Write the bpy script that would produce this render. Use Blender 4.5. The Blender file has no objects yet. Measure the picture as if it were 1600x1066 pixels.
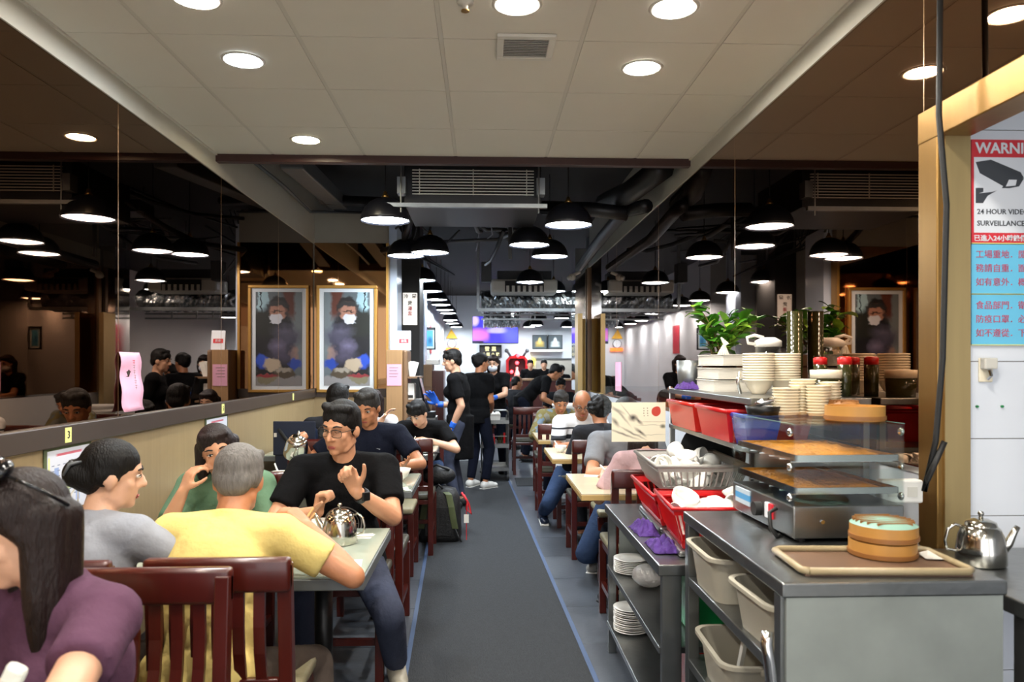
import bpy, bmesh, math, random
from mathutils import Vector, Matrix, Euler
V = Vector
R = math.radians
random.seed(7)
scn = bpy.context.scene
COL = scn.collection

# ------------------------------------------------------------------ camera, world, exposure
F = 1171.0                      # focal length in pixels of the 1600 px wide frame
CAM_H = 1.46
PSI = math.atan(47.0 / F)       # the camera looks a little to the right of the aisle
HOR = 570.0                     # image row of the horizon
cam_d = bpy.data.cameras.new('camera')
cam = bpy.data.objects.new('camera', cam_d); COL.objects.link(cam)
cam.location = (0, 0, CAM_H); cam.rotation_euler = (R(90), 0, -PSI)
cam_d.sensor_width = 36; cam_d.lens = F * 36 / 1600
cam_d.shift_y = (HOR - 533) / 1600
cam_d.clip_start = 0.05; cam_d.clip_end = 100
cam_d.dof.use_dof = True; cam_d.dof.focus_distance = 4.3; cam_d.dof.aperture_fstop = 4.0
scn.camera = cam

w = bpy.data.worlds.new('world'); scn.world = w; w.use_nodes = True
w.node_tree.nodes['Background'].inputs[0].default_value = (0.95, 0.96, 1.0, 1)
w.node_tree.nodes['Background'].inputs[1].default_value = 1.3
scn.view_settings.view_transform = 'Standard'
scn.view_settings.look = 'None'
scn.view_settings.exposure = 1.1
scn.view_settings.gamma = 1.0
scn.view_settings.use_curve_mapping = False
PENDANT_W = 46.0                # emission of the pendant lamps' diffusers
DOWN_W = 190.0                  # emission of the recessed downlights

def pt(px, py, d):
    """room point seen at pixel (px, py) at depth d"""
    xc = (px - 800) * d / F
    return V((math.sin(PSI) * d + math.cos(PSI) * xc, math.cos(PSI) * d - math.sin(PSI) * xc, CAM_H + (HOR - py) * d / F))

# ------------------------------------------------------------------ materials
def lin(c):
    if isinstance(c, str):
        c = tuple(int(c[i:i + 2], 16) / 255 for i in (0, 2, 4))
        c = tuple(x / 12.92 if x <= .04045 else ((x + .055) / 1.055) ** 2.4 for x in c)
    return (c[0], c[1], c[2], 1)

def mat(name, col, rough=.5, metal=0, noise=None, bump=None, emit=None, alpha=None, trans=None, spec=None, coat=0, sheen=0):
    """noise=(scale, amount[, stretch]) varies the colour; bump=(scale, strength[, stretch])"""
    m = bpy.data.materials.new(name); m.use_nodes = True
    nt = m.node_tree; b = nt.nodes['Principled BSDF']
    b.inputs['Base Color'].default_value = lin(col); b.inputs['Roughness'].default_value = rough; b.inputs['Metallic'].default_value = metal
    if coat: b.inputs['Coat Weight'].default_value = coat; b.inputs['Coat Roughness'].default_value = .08
    if sheen: b.inputs['Sheen Weight'].default_value = sheen
    if spec is not None: b.inputs['Specular IOR Level'].default_value = spec
    if trans: b.inputs['Transmission Weight'].default_value = trans
    if alpha is not None: b.inputs['Alpha'].default_value = alpha
    if emit:
        b.inputs['Emission Color'].default_value = lin(emit[0]); b.inputs['Emission Strength'].default_value = emit[1]
    def tex(scale, stretch, detail=4):
        tc = nt.nodes.new('ShaderNodeTexCoord'); mp = nt.nodes.new('ShaderNodeMapping')
        nt.links.new(tc.outputs['Object'], mp.inputs['Vector']); mp.inputs['Scale'].default_value = stretch
        n = nt.nodes.new('ShaderNodeTexNoise'); n.inputs['Scale'].default_value = scale; n.inputs['Detail'].default_value = detail
        nt.links.new(mp.outputs[0], n.inputs['Vector'])
        return n
    if noise:
        n = tex(noise[0], noise[2] if len(noise) > 2 else (1, 1, 1))
        mx = nt.nodes.new('ShaderNodeMix'); mx.data_type = 'RGBA'
        c = lin(col); k = noise[1]
        mx.inputs[6].default_value = (c[0] * (1 - k), c[1] * (1 - k), c[2] * (1 - k), 1)
        mx.inputs[7].default_value = (min(1, c[0] * (1 + k)), min(1, c[1] * (1 + k)), min(1, c[2] * (1 + k)), 1)
        nt.links.new(n.outputs[0], mx.inputs[0]); nt.links.new(mx.outputs[2], b.inputs['Base Color'])
    if bump:
        n = tex(bump[0], bump[2] if len(bump) > 2 else (1, 1, 1))
        bp = nt.nodes.new('ShaderNodeBump'); bp.inputs['Strength'].default_value = bump[1]; bp.inputs['Distance'].default_value = .02
        nt.links.new(n.outputs[0], bp.inputs['Height']); nt.links.new(bp.outputs[0], b.inputs['Normal'])
    return m

def glassy(name, col, amount=.12, rough=.02):
    """thin clear sheet: mostly see-through with a glossy reflection"""
    m = bpy.data.materials.new(name); m.use_nodes = True; nt = m.node_tree; nt.nodes.clear()
    o = nt.nodes.new('ShaderNodeOutputMaterial'); t = nt.nodes.new('ShaderNodeBsdfTransparent'); g = nt.nodes.new('ShaderNodeBsdfGlossy')
    t.inputs[0].default_value = lin(col); g.inputs['Roughness'].default_value = rough
    fr = nt.nodes.new('ShaderNodeLayerWeight'); fr.inputs[0].default_value = .3
    pw = nt.nodes.new('ShaderNodeMath'); pw.operation = 'POWER'; pw.inputs[1].default_value = 3.0; nt.links.new(fr.outputs['Facing'], pw.inputs[0])
    ma = nt.nodes.new('ShaderNodeMath'); ma.operation = 'MULTIPLY_ADD'; ma.inputs[1].default_value = .5; ma.inputs[2].default_value = amount * .25; nt.links.new(pw.outputs[0], ma.inputs[0])
    mx = nt.nodes.new('ShaderNodeMixShader')
    nt.links.new(ma.outputs[0], mx.inputs[0]); nt.links.new(t.outputs[0], mx.inputs[1]); nt.links.new(g.outputs[0], mx.inputs[2]); nt.links.new(mx.outputs[0], o.inputs[0])
    return m

def print_mat(name, base, shapes, rough=.5, emit=0, warp=0):
    """flat print made of soft ellipses ('e') and boxes ('b') in the object's x/z plane: (kind, cx, cz, rx, rz, colour, softness, angle)"""
    m = bpy.data.materials.new(name); m.use_nodes = True; nt = m.node_tree; b = nt.nodes['Principled BSDF']
    b.inputs['Roughness'].default_value = rough
    tc = nt.nodes.new('ShaderNodeTexCoord'); vec = tc.outputs['Object']
    if warp:
        n = nt.nodes.new('ShaderNodeTexNoise'); n.inputs['Scale'].default_value = 14; nt.links.new(vec, n.inputs['Vector'])
        s = nt.nodes.new('ShaderNodeVectorMath'); s.operation = 'SUBTRACT'; s.inputs[1].default_value = (.5, .5, .5); nt.links.new(n.outputs['Color'], s.inputs[0])
        k = nt.nodes.new('ShaderNodeVectorMath'); k.operation = 'SCALE'; k.inputs['Scale'].default_value = warp; nt.links.new(s.outputs[0], k.inputs[0])
        a = nt.nodes.new('ShaderNodeVectorMath'); a.operation = 'ADD'; nt.links.new(vec, a.inputs[0]); nt.links.new(k.outputs[0], a.inputs[1]); vec = a.outputs[0]
    rgb = nt.nodes.new('ShaderNodeRGB'); rgb.outputs[0].default_value = lin(base); cur = rgb.outputs[0]
    for (kind, cx, cz, rx, rz, col, soft, ang) in shapes:
        mp = nt.nodes.new('ShaderNodeMapping'); mp.vector_type = 'TEXTURE'
        mp.inputs['Location'].default_value = (cx, 0, cz); mp.inputs['Rotation'].default_value = (0, R(ang), 0); mp.inputs['Scale'].default_value = (rx, 100, rz)
        nt.links.new(vec, mp.inputs['Vector'])
        if kind == 'e':
            l = nt.nodes.new('ShaderNodeVectorMath'); l.operation = 'LENGTH'; nt.links.new(mp.outputs[0], l.inputs[0]); val = l.outputs['Value']
        else:
            ab = nt.nodes.new('ShaderNodeVectorMath'); ab.operation = 'ABSOLUTE'; nt.links.new(mp.outputs[0], ab.inputs[0])
            sp = nt.nodes.new('ShaderNodeSeparateXYZ'); nt.links.new(ab.outputs[0], sp.inputs[0])
            mxm = nt.nodes.new('ShaderNodeMath'); mxm.operation = 'MAXIMUM'; nt.links.new(sp.outputs[0], mxm.inputs[0]); nt.links.new(sp.outputs[2], mxm.inputs[1]); val = mxm.outputs[0]
        mr = nt.nodes.new('ShaderNodeMapRange'); mr.inputs['From Min'].default_value = 1 + soft; mr.inputs['From Max'].default_value = 1 - soft
        nt.links.new(val, mr.inputs['Value'])
        mx = nt.nodes.new('ShaderNodeMix'); mx.data_type = 'RGBA'; mx.inputs[7].default_value = lin(col)
        nt.links.new(mr.outputs[0], mx.inputs[0]); nt.links.new(cur, mx.inputs[6]); cur = mx.outputs[2]
    nt.links.new(cur, b.inputs['Base Color'])
    if emit:
        nt.links.new(cur, b.inputs['Emission Color']); b.inputs['Emission Strength'].default_value = emit
    return m

M = {}
def defmats():
    M['tile_ceiling'] = mat('ceiling_tile', 'd6d2c6', .75, noise=(3, .04), bump=(220, .06))
    M['tbar'] = mat('ceiling_bar', 'c8c4b8', .5)
    M['soffit'] = mat('soffit_paint', 'b9b6aa', .5, noise=(4, .08))
    M['wallband'] = mat('plain_plaster', '9a958a', .7, noise=(5, .1))
    M['blackpaint'] = mat('black_paint', '0a0a0c', .75, noise=(6, .3))
    M['blackpipe'] = mat('black_pipe', '121317', .45, noise=(8, .2))
    M['greypipe'] = mat('grey_pipe', '44474a', .5, noise=(8, .2))
    M['galv'] = mat('galvanised', '8f9496', .38, .85, noise=(20, .2))
    M['foil'] = mat('foil', 'b9bcbc', .22, .95, bump=(16, 1.0))
    M['darkwood'] = mat('dark_red_wood_strip', '3a1d18', .4, noise=(4, .2, (8, 8, 1)))
    M['rail'] = mat('bronze_rail', '4a403a', .35, .3, noise=(6, .12))
    M['mirror'] = mat('bronze_mirror', (.155, .088, .048), .015, 1.0)
    M['mirror_right'] = mat('bronze_mirror_warm', (.25, .145, .082), .015, 1.0)
    M['mirror_copper'] = mat('copper_mirror', (.42, .235, .11), .03, 1.0)
    M['silver_mirror'] = mat('silver_panel', (.62, .64, .66), .08, 1.0)
    M['seam'] = mat('mirror_seam', '8a6a48', .3, .6)
    M['laminate'] = mat('beige_laminate', '95815f', .45, noise=(7, .13, (1, 6, .25)))
    M['wainscot'] = mat('white_wainscot', 'c9ced6', .4, noise=(3, .03))
    M['floor'] = mat('floor_grout', '33373c', .8)
    M['floortile'] = mat('floor_tile', '50555d', .3, noise=(5, .18), bump=(30, .05))
    M['carpet'] = mat('ribbed_carpet', '2f3236', .95, noise=(60, .35, (3, .35, 1)), bump=(130, .7, (3, .25, 1)))
    M['carpet_edge'] = mat('carpet_edging', '3a4d6e', .6)
    M['white_wall'] = mat('white_wall', 'd3d7dc', .5, noise=(2, .03))
    M['kitchen_tile'] = mat('kitchen_tile', 'dfe4ec', .2)
    M['gold'] = mat('brushed_gold', '94713e', .35, .85, noise=(30, .15, (1, 1, .05)))
    M['goldlight'] = mat('pale_gold', 'b7a070', .35, .7, noise=(30, .15, (1, 1, .05)))
    M['yellow_door'] = mat('yellow_door_frame', 'c2a24a', .5)
    M['shade'] = mat('lamp_shade_black', '17181f', .35)
    M['shade_in'] = mat('lamp_shade_white', 'f2f2f2', .6)
    M['cord'] = mat('cord_black', '101010', .5)
    M['brass'] = mat('brass', 'a5834a', .3, .9)
    M['lamp'] = mat('lamp_diffuser', 'ffffff', .5, emit=((.86, .94, 1.0), PENDANT_W))
    M['down'] = mat('downlight_diffuser', 'ffffff', .5, emit=((1.0, .94, .84), DOWN_W))
    M['down_warm'] = mat('downlight_diffuser_warm', 'ffffff', .5, emit=((1.0, .88, .6), DOWN_W * .5))
    M['down_cool'] = mat('downlight_diffuser_cool', 'ffffff', .5, emit=((.84, .92, 1.0), DOWN_W))
    M['white'] = mat('white_plastic', 'e4e2dc', .4)
    M['offwhite'] = mat('offwhite_metal', 'cfccc2', .4)
    M['cherry'] = mat('cherry_wood', '451209', .3, noise=(5, .35, (6, 6, .6)), coat=.25)
    M['cushion'] = mat('seat_leather', '4c4a3e', .42, bump=(40, .15))
    M['cushion_cream'] = mat('seat_leather_pale', '8f886c', .45, bump=(40, .15))
    M['tabletop'] = mat('table_glass_top', 'a9b3a4', .08, noise=(3, .05), coat=.6)
    M['table_edge'] = mat('table_edge_grey', '6f7372', .35, .4)
    M['table_cream'] = mat('table_cream_top', 'cbbd9f', .25, noise=(5, .1, (1, 6, 1)), coat=.3)
    M['table_yellow_edge'] = mat('table_edge_wood', 'b0925a', .4, noise=(5, .2, (1, 1, 8)))
    M['black_metal'] = mat('black_metal', '151515', .4, .3)
    M['chrome'] = mat('chrome', 'd9dadb', .09, 1.0)
    M['steel'] = mat('stainless_steel', '8a8c8b', .3, .95, noise=(9, .25, (1, 1, 1)), bump=(40, .04))
    M['steel_dull'] = mat('stainless_dull', '9ea49e', .42, .5, noise=(5, .35), bump=(6, .06))
    M['steel_pot'] = mat('polished_steel', 'c4c1b8', .14, 1.0)
    M['tub'] = mat('grey_tub', 'a9a393', .5, noise=(6, .12))
    M['porcelain'] = mat('porcelain', 'ebe6d8', .18)
    M['china_white'] = mat('white_china', 'efeee8', .15)
    M['melamine'] = mat('cream_melamine', 'eee3c9', .25)
    M['bamboo'] = mat('bamboo', 'b4823f', .5, noise=(14, .25, (1, 1, .3)))
    M['bamboo_dark'] = mat('bamboo_dark', '8a5a2a', .5, noise=(14, .25, (1, 1, .3)))
    M['red_plastic'] = mat('red_plastic', 'c3161a', .32)
    M['red_clear'] = mat('translucent_red_plastic', 'c92a22', .25)
    M['grey_plastic'] = mat('grey_plastic', '9b9a95', .4)
    M['charcoal_plastic'] = mat('charcoal_plastic', '55585a', .35)
    M['blue_plastic'] = mat('blue_plastic', '2b43b0', .35)
    M['green_plastic'] = mat('green_plastic', '108243', .35)
    M['purple_cloth'] = mat('purple_cloth', '43256f', .9, noise=(30, .3), bump=(60, .5))
    M['paper'] = mat('white_paper', 'dcd9d0', .8, noise=(30, .05, (.2, .2, 8)))
    M['paper_side'] = mat('paper_edges', 'cfccc3', .85, noise=(60, .18, (.1, .1, 6)))
    M['pink_paper'] = mat('pink_paper', 'e3a9c3', .8, noise=(10, .04))
    M['ink'] = mat('ink_black', '22201e', .7)
    M['ink_grey'] = mat('ink_grey', '77706a', .7)
    M['ink_red'] = mat('ink_red', 'c22a33', .6)
    M['sign_red'] = mat('sign_red', 'd8303c', .4)
    M['sign_white'] = mat('sign_white', 'e6eaf0', .4)
    M['sign_dark'] = mat('sign_dark_grey', '3c4046', .5)
    M['sign_blue'] = mat('sign_light_blue', '6cc5e8', .35, noise=(4, .05))
    M['sign_redtext'] = mat('sign_red_text', 'c2506a', .5)
    M['tag_yellow'] = mat('tag_yellow', 'dfe08a', .7)
    M['glass'] = glassy('clear_glass', (.94, .97, .96), .18)
    M['acrylic'] = glassy('clear_acrylic', (.93, .94, .95), .12, .05)
    M['tumbler'] = mat('smoked_tumbler', '3b3a1c', .15, trans=.35)
    M['glass_edge'] = mat('glass_edge_green', '7fa79c', .2)
    M['leaf'] = mat('leaf_green', '3f7a1e', .35, noise=(8, .45))
    M['leaf_pale'] = mat('leaf_pale_green', '87b23a', .35, noise=(8, .3))
    M['stem'] = mat('stem_brown', '5a4526', .7)
    M['pot'] = mat('pot_brown', '6e4326', .5)
    M['food'] = mat('baked_topping', 'c9801f', .5, noise=(26, .6), bump=(50, .8))
    M['brown_tray'] = mat('brown_tray', '6a5140', .4, noise=(6, .15))
    M['tray_rim'] = mat('tray_rim_tan', '9a8a6a', .4)
    M['teal'] = mat('teal_lid', '7fa596', .5)
    M['cabinet_wood'] = mat('walnut_laminate', '7a5d42', .5, noise=(6, .22, (6, 6, .5)))
    M['cabinet_pale'] = mat('oak_laminate', 'a17d55', .5, noise=(6, .2, (6, 6, .5)))
    M['red_wood'] = mat('red_brown_wood', '3e1712', .35, noise=(5, .3, (6, 6, .6)), coat=.3)
    M['bluewhite'] = mat('pale_blue_panel', 'c9daf2', .25, noise=(3, .1))
    M['frame_gold'] = mat('picture_frame_gold', 'b58a45', .35, .5)
    M['mount'] = mat('picture_mount', 'd9e0e6', .5)
    M['frame_black'] = mat('frame_black', '15161a', .35)
    M['screen_black'] = mat('black_gloss', '0b0c10', .12)
    M['gold_text'] = mat('gold_letters', 'e6d79a', .4, emit=('e6d79a', .5))
    M['red_velvet'] = mat('shrine_red', 'b30d18', .35)
    M['shrine_dark'] = mat('shrine_dark', '1d0708', .5)
    M['shrine_light'] = mat('shrine_red_light', 'ff2030', .4, emit=('ff2a30', 9))
    M['yellow_light'] = mat('yellow_light_box', 'ffe84a', .4, emit=('ffe23a', 1.6))
    M['orange'] = mat('orange_print', 'e8772a', .5)
    M['yellow'] = mat('yellow_print', 'f0b21c', .5)
    M['kraft'] = mat('kraft_paper', '9a7a52', .8)
    M['nylon_black'] = mat('black_nylon', '17181a', .6, bump=(50, .3))
    M['olive'] = mat('olive_webbing', '4d5636', .7)
    M['navy_bag'] = mat('navy_leather', '1b2438', .35)
    M['red_strap'] = mat('red_strap', 'c8202a', .6)
    M['watch'] = mat('watch_black', '0e0e10', .35)
    M['rubber'] = mat('black_rubber', '131313', .6)
    M['eye_white'] = mat('eye_white', 'd8d2c8', .3)
    M['eye_dark'] = mat('eye_dark', '120c0a', .25)
    M['brow'] = mat('brow_dark', '1a1310', .8)
    M['lip'] = mat('lip', '9a5048', .5)
    M['mask'] = mat('face_mask', 'd9dfe8', .8, bump=(30, .2))
    M['glove'] = mat('blue_glove', '2a6be0', .45, bump=(60, .2))
    M['lens'] = glassy('spectacle_lens', (.92, .94, .95), .15)
    for k, c in dict(black='08080a', charcoal='232428', grey='7e8187', ltgrey='8d9098', yellow='d9c177', green='5f7d63', purple='573a4d', pink='b99a9c', white='d8d8dc', navy='0e1220', jeans='2d3d5a', greyblue='3c4152', brown='453c36', jacket='74705a', tan='8a7d55', polo='cfd0d2').items():
        M['cl_' + k] = mat('cloth_' + k, c, .9, noise=(9, .1), bump=(9, .8), spec=.15)
    for k, c in dict(a='c58f6d', b='b57a56', c='d0a184', d='9f6746').items():
        M['skin_' + k] = mat('skin_' + k, c, .48, noise=(9, .05), bump=(90, .05))
    M['hair_black'] = mat('hair_black', '0b0908', .55, spec=.25, noise=(30, .5, (5, 5, 1.2)), bump=(34, .35, (5, 5, 1.2)))
    M['hair_brown'] = mat('hair_brown', '1a0d0a', .5, spec=.3, noise=(30, .5, (5, 5, 1.2)), bump=(34, .35, (5, 5, 1.2)))
    M['hair_grey'] = mat('hair_grey', '6a6662', .6, spec=.25, noise=(20, .6, (6, 6, .8)), bump=(34, .35, (5, 5, 1.2)))
    M['hair_salt'] = mat('hair_salt', '2a2725', .6, spec=.25, noise=(20, .6, (6, 6, .8)), bump=(34, .35, (5, 5, 1.2)))
defmats()

# ------------------------------------------------------------------ mesh helpers
class MB:
    def __init__(s): s.v = []; s.f = []
    def add(s, vs, fs):
        o = len(s.v); s.v += [V(p) for p in vs]; s.f += [tuple(i + o for i in f) for f in fs]; return s
    def bx(s, x0, x1, y0, y1, z0, z1):
        return s.add([(x0, y0, z0), (x1, y0, z0), (x1, y1, z0), (x0, y1, z0), (x0, y0, z1), (x1, y0, z1), (x1, y1, z1), (x0, y1, z1)],
                     [(0, 3, 2, 1), (4, 5, 6, 7), (0, 1, 5, 4), (1, 2, 6, 5), (2, 3, 7, 6), (3, 0, 4, 7)])
    def obx(s, c, size, M3):
        hx, hy, hz = size[0] / 2, size[1] / 2, size[2] / 2
        o = len(s.v); s.bx(-hx, hx, -hy, hy, -hz, hz)
        for i in range(o, len(s.v)): s.v[i] = M3 @ s.v[i] + V(c)
        return s
    def cyl(s, a, b, ra, rb=None, n=12, cap=True):
        a = V(a); b = V(b); rb = ra if rb is None else rb
        d = (b - a).normalized(); t = V((1, 0, 0)) if abs(d.x) < .8 else V((0, 1, 0)); u = d.cross(t).normalized(); w_ = d.cross(u)
        vs = []
        for p, r in ((a, ra), (b, rb)):
            for i in range(n):
                q = 2 * math.pi * i / n; vs.append(p + u * (r * math.cos(q)) + w_ * (r * math.sin(q)))
        fs = [(i, (i + 1) % n, n + (i + 1) % n, n + i) for i in range(n)]
        if cap: fs += [tuple(range(n))[::-1], tuple(range(n, 2 * n))]
        return s.add(vs, fs)
    def sph(s, c, r, seg=12, rings=8, rot=None):
        if not hasattr(r, '__len__'): r = (r, r, r)
        vs = [V((0, 0, r[2]))]
        for j in range(1, rings):
            p = math.pi * j / rings
            for i in range(seg):
                q = 2 * math.pi * i / seg; vs.append(V((r[0] * math.sin(p) * math.cos(q), r[1] * math.sin(p) * math.sin(q), r[2] * math.cos(p))))
        vs.append(V((0, 0, -r[2])))
        if rot is not None: vs = [rot @ p for p in vs]
        vs = [p + V(c) for p in vs]
        fs = [(0, 1 + i, 1 + (i + 1) % seg) for i in range(seg)]
        for j in range(rings - 2):
            a = 1 + j * seg; b = a + seg
            fs += [(a + i, b + i, b + (i + 1) % seg, a + (i + 1) % seg) for i in range(seg)]
        e = len(vs) - 1; a = 1 + (rings - 2) * seg
        fs += [(e, a + (i + 1) % seg, a + i) for i in range(seg)]
        return s.add(vs, fs)
    def cap(s, a, b, ra, rb=None, n=12):
        rb = ra if rb is None else rb
        s.cyl(a, b, ra, rb, n); s.sph(a, ra, n, 8); s.sph(b, rb, n, 8); return s
    def lathe(s, prof, n=20, o=(0, 0, 0), closed=False):
        o = V(o); vs = []; fs = []; idx = []
        for r, z in prof:
            if r < 1e-6: idx.append([len(vs)]); vs.append(o + V((0, 0, z)))
            else:
                idx.append(list(range(len(vs), len(vs) + n)))
                vs += [o + V((r * math.cos(2 * math.pi * i / n), r * math.sin(2 * math.pi * i / n), z)) for i in range(n)]
        pairs = list(zip(idx, idx[1:]))
        if closed: pairs.append((idx[-1], idx[0]))
        for a, b in pairs:
            for i in range(n):
                k = (i + 1) % n
                if len(a) == 1 and len(b) == 1: continue
                if len(a) == 1: fs.append((a[0], b[k], b[i]))
                elif len(b) == 1: fs.append((a[i], a[k], b[0]))
                else: fs.append((a[i], a[k], b[k], b[i]))
        return s.add(vs, fs)
    def tube(s, pts, r, n=8):
        pts = [V(p) for p in pts]; vs = []; fs = []; pu = None
        for i, p in enumerate(pts):
            d = (pts[min(i + 1, len(pts) - 1)] - pts[max(i - 1, 0)]).normalized()
            if pu is None: t = V((0, 0, 1)) if abs(d.z) < .8 else V((1, 0, 0)); u = d.cross(t).normalized()
            else:
                u = pu - d * pu.dot(d); u.normalize()
            pu = u; w_ = d.cross(u); rr = r[i] if hasattr(r, '__len__') else r
            vs += [p + u * (rr * math.cos(2 * math.pi * k / n)) + w_ * (rr * math.sin(2 * math.pi * k / n)) for k in range(n)]
        for i in range(len(pts) - 1):
            a = i * n; b = a + n
            fs += [(a + k, a + (k + 1) % n, b + (k + 1) % n, b + k) for k in range(n)]
        fs += [tuple(range(n))[::-1], tuple(range((len(pts) - 1) * n, len(pts) * n))]
        return s.add(vs, fs)
    def prism(s, poly, y0, y1):
        """polygon in x/z extruded along y"""
        n = len(poly)
        vs = [(p[0], y0, p[1]) for p in poly] + [(p[0], y1, p[1]) for p in poly]
        return s.add(vs, [tuple(range(n)), tuple(range(n, 2 * n))[::-1]] + [(i, n + i, n + (i + 1) % n, (i + 1) % n) for i in range(n)])
    def mesh(s, name):
        me = bpy.data.meshes.new(name); me.from_pydata([tuple(p) for p in s.v], [], s.f)
        bm = bmesh.new(); bm.from_mesh(me); bmesh.ops.recalc_face_normals(bm, faces=bm.faces); bm.to_mesh(me); bm.free()
        return me
    def build(s, name, m, parent=None, smooth=False, bevel=0, loc=None, rz=0):
        me = s.mesh(name)
        return link(name, me, m, parent, smooth, bevel, loc, rz)

def link(name, me, m, parent=None, smooth=False, bevel=0, loc=None, rz=0):
    o = bpy.data.objects.new(name, me); COL.objects.link(o)
    if m: me.materials.clear(); me.materials.append(M[m] if isinstance(m, str) else m)
    if parent: o.parent = parent
    if loc is not None: o.location = loc
    o.rotation_euler[2] = rz
    if smooth:
        for p in me.polygons: p.use_smooth = True
        if smooth == 'auto':
            me.set_sharp_from_angle(angle=R(40))
    if bevel:
        b = o.modifiers.new('bevel', 'BEVEL'); b.width = bevel; b.segments = 2; b.limit_method = 'ANGLE'
    return o

def tag(o, label=None, cat=None, group=None, kind=None):
    if label: o['label'] = label
    if cat: o['category'] = cat
    if group: o['group'] = group
    if kind: o['kind'] = kind
    return o

def thing(name, label, cat, loc=(0, 0, 0), rz=0, group=None):
    o = bpy.data.objects.new(name, None); COL.objects.link(o); o.empty_display_size = .1
    o.location = loc; o.rotation_euler[2] = rz
    return tag(o, label, cat, group)

def struct(name, mb, m, **k): return tag(mb.build(name, m, **k), kind='structure')

KIDS = {}
def dup(root, loc, rz=0, label=None, group=None):
    def rec(o, par):
        c = o.copy(); COL.objects.link(c)
        c.parent = par
        for ch in [x for x in bpy.data.objects if x.parent == o]: rec(ch, c)
        return c
    r = rec(root, None); r.location = loc; r.rotation_euler[2] = rz
    if label: r['label'] = label
    if group: r['group'] = group
    return r

def text(body, size, m, parent, loc, rot=(R(90), 0, 0), name='lettering', align='CENTER', depth=.0006, bold=0):
    cu = bpy.data.curves.new('t', 'FONT'); cu.body = body; cu.size = size; cu.align_x = align; cu.align_y = 'CENTER'; cu.extrude = depth; cu.resolution_u = 2; cu.offset = bold
    ob = bpy.data.objects.new('t', cu); COL.objects.link(ob)
    dg = bpy.context.evaluated_depsgraph_get()
    me = bpy.data.meshes.new_from_object(ob.evaluated_get(dg)); bpy.data.objects.remove(ob); bpy.data.curves.remove(cu)
    o = link(name, me, m, parent); o.location = loc; o.rotation_euler = rot
    return o
# ------------------------------------------------------------------ the room
XL, XR = -1.758, 1.415
ZC = 2.846
YC = 5.02                       # the tiled ceiling ends here; beyond it the slab is open and painted black
fl = struct('floor', MB().bx(-2.2, 4.0, -2.6, 20.2, -.1, -.006), 'floor')
tile_me = MB().bx(-.2985, .2985, -.2985, .2985, -.006, 0).mesh('floor_tile')
for i in range(-3, 4):
    for j in range(3, 20):
        x, y = -.07 + .6 * i, .6 * j
        if x - .3 < XL or (x + .3 > XR and y < 9.6): 
            continue
        o = link('tile', tile_me, 'floortile', fl); o.location = (x, y, 0)
for j in range(3, 20):          # cut tiles along both walls
    for x0, x1 in ((XL, -1.571), (1.431 - .6 + .0015, XR)):
        if x1 - x0 < .02: continue
        o = MB().bx(x0 + .001, x1 - .001, .6 * j - .2985, .6 * j + .2985, -.006, 0).build('tile', 'floortile', fl)
far_me = MB().bx(-.2985, .2985, -.2985, .2985, -.006, 0).mesh('floor_tile')
for i in range(-2, 6):
    for j in range(20, 33):
        o = link('tile', far_me, 'floortile', fl); o.location = (-.07 + .6 * i, .6 * j, 0)

# aisle carpet: laid slightly askew
cp = thing('aisle_carpet', 'long dark grey ribbed carpet runner with blue edging down the aisle', 'carpet', (.13, 2.0, 0), R(1.8))
MB().bx(-.43, .43, -1.2, 9.4, .0, .008).build('runner', 'carpet', cp)
for s in (-1, 1): MB().bx(s * .44 - .012, s * .44 + .012, -1.2, 9.4, 0, .010).build('edge_binding', 'carpet_edge', cp)
o = MB().bx(-.3, .3, -.32, .32, 0, .007).build('floor_mat', 'carpet', None, loc=(.72, 9.3, .0)); tag(o, 'short dark grey mat joining the aisle carpet from the right tables', 'mat')

# left wall: laminate below, bronze mirror above
wl = struct('wall_left', MB().bx(XL - .15, XL - .002, -2.6, 12.5, 0, 3.36), 'wallband')
MB().bx(XL - .002, XL + .012, -2.6, 7.9, 0.08, 1.13).build('wainscot_panel', 'laminate', wl)
MB().bx(XL - .002, XL + .02, -2.6, 7.9, 0, .08).build('skirting', 'rail', wl)
seams = [-2.6, -.6, .85, 2.27, 3.69, 5.12, 6.54, 7.9]
for a, b in zip(seams, seams[1:]):
    MB().bx(XL - .002, XL + .004, a + .0015, b - .0015, 1.21, 2.722).build('mirror_panel', 'mirror', wl)
    MB().bx(XL - .002, XL + .0045, a - .002, a + .002, 1.21, 2.722).build('mirror_joint', 'seam', wl)
tag(MB().bx(XL, XL + .035, -2.6, 7.9, 1.123, 1.21).build('trim_1', 'rail', bevel=.004), kind='structure')
# painted band over the mirrors
tag(MB().bx(XL - .002, XL + .012, -2.6, YC, 2.722, ZC).build('trim_2', 'soffit'), kind='structure')
tag(MB().bx(XL - .002, XL + .012, YC, 7.9, 2.722, 3.05).build('trim_3', 'soffit'), kind='structure')

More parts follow.
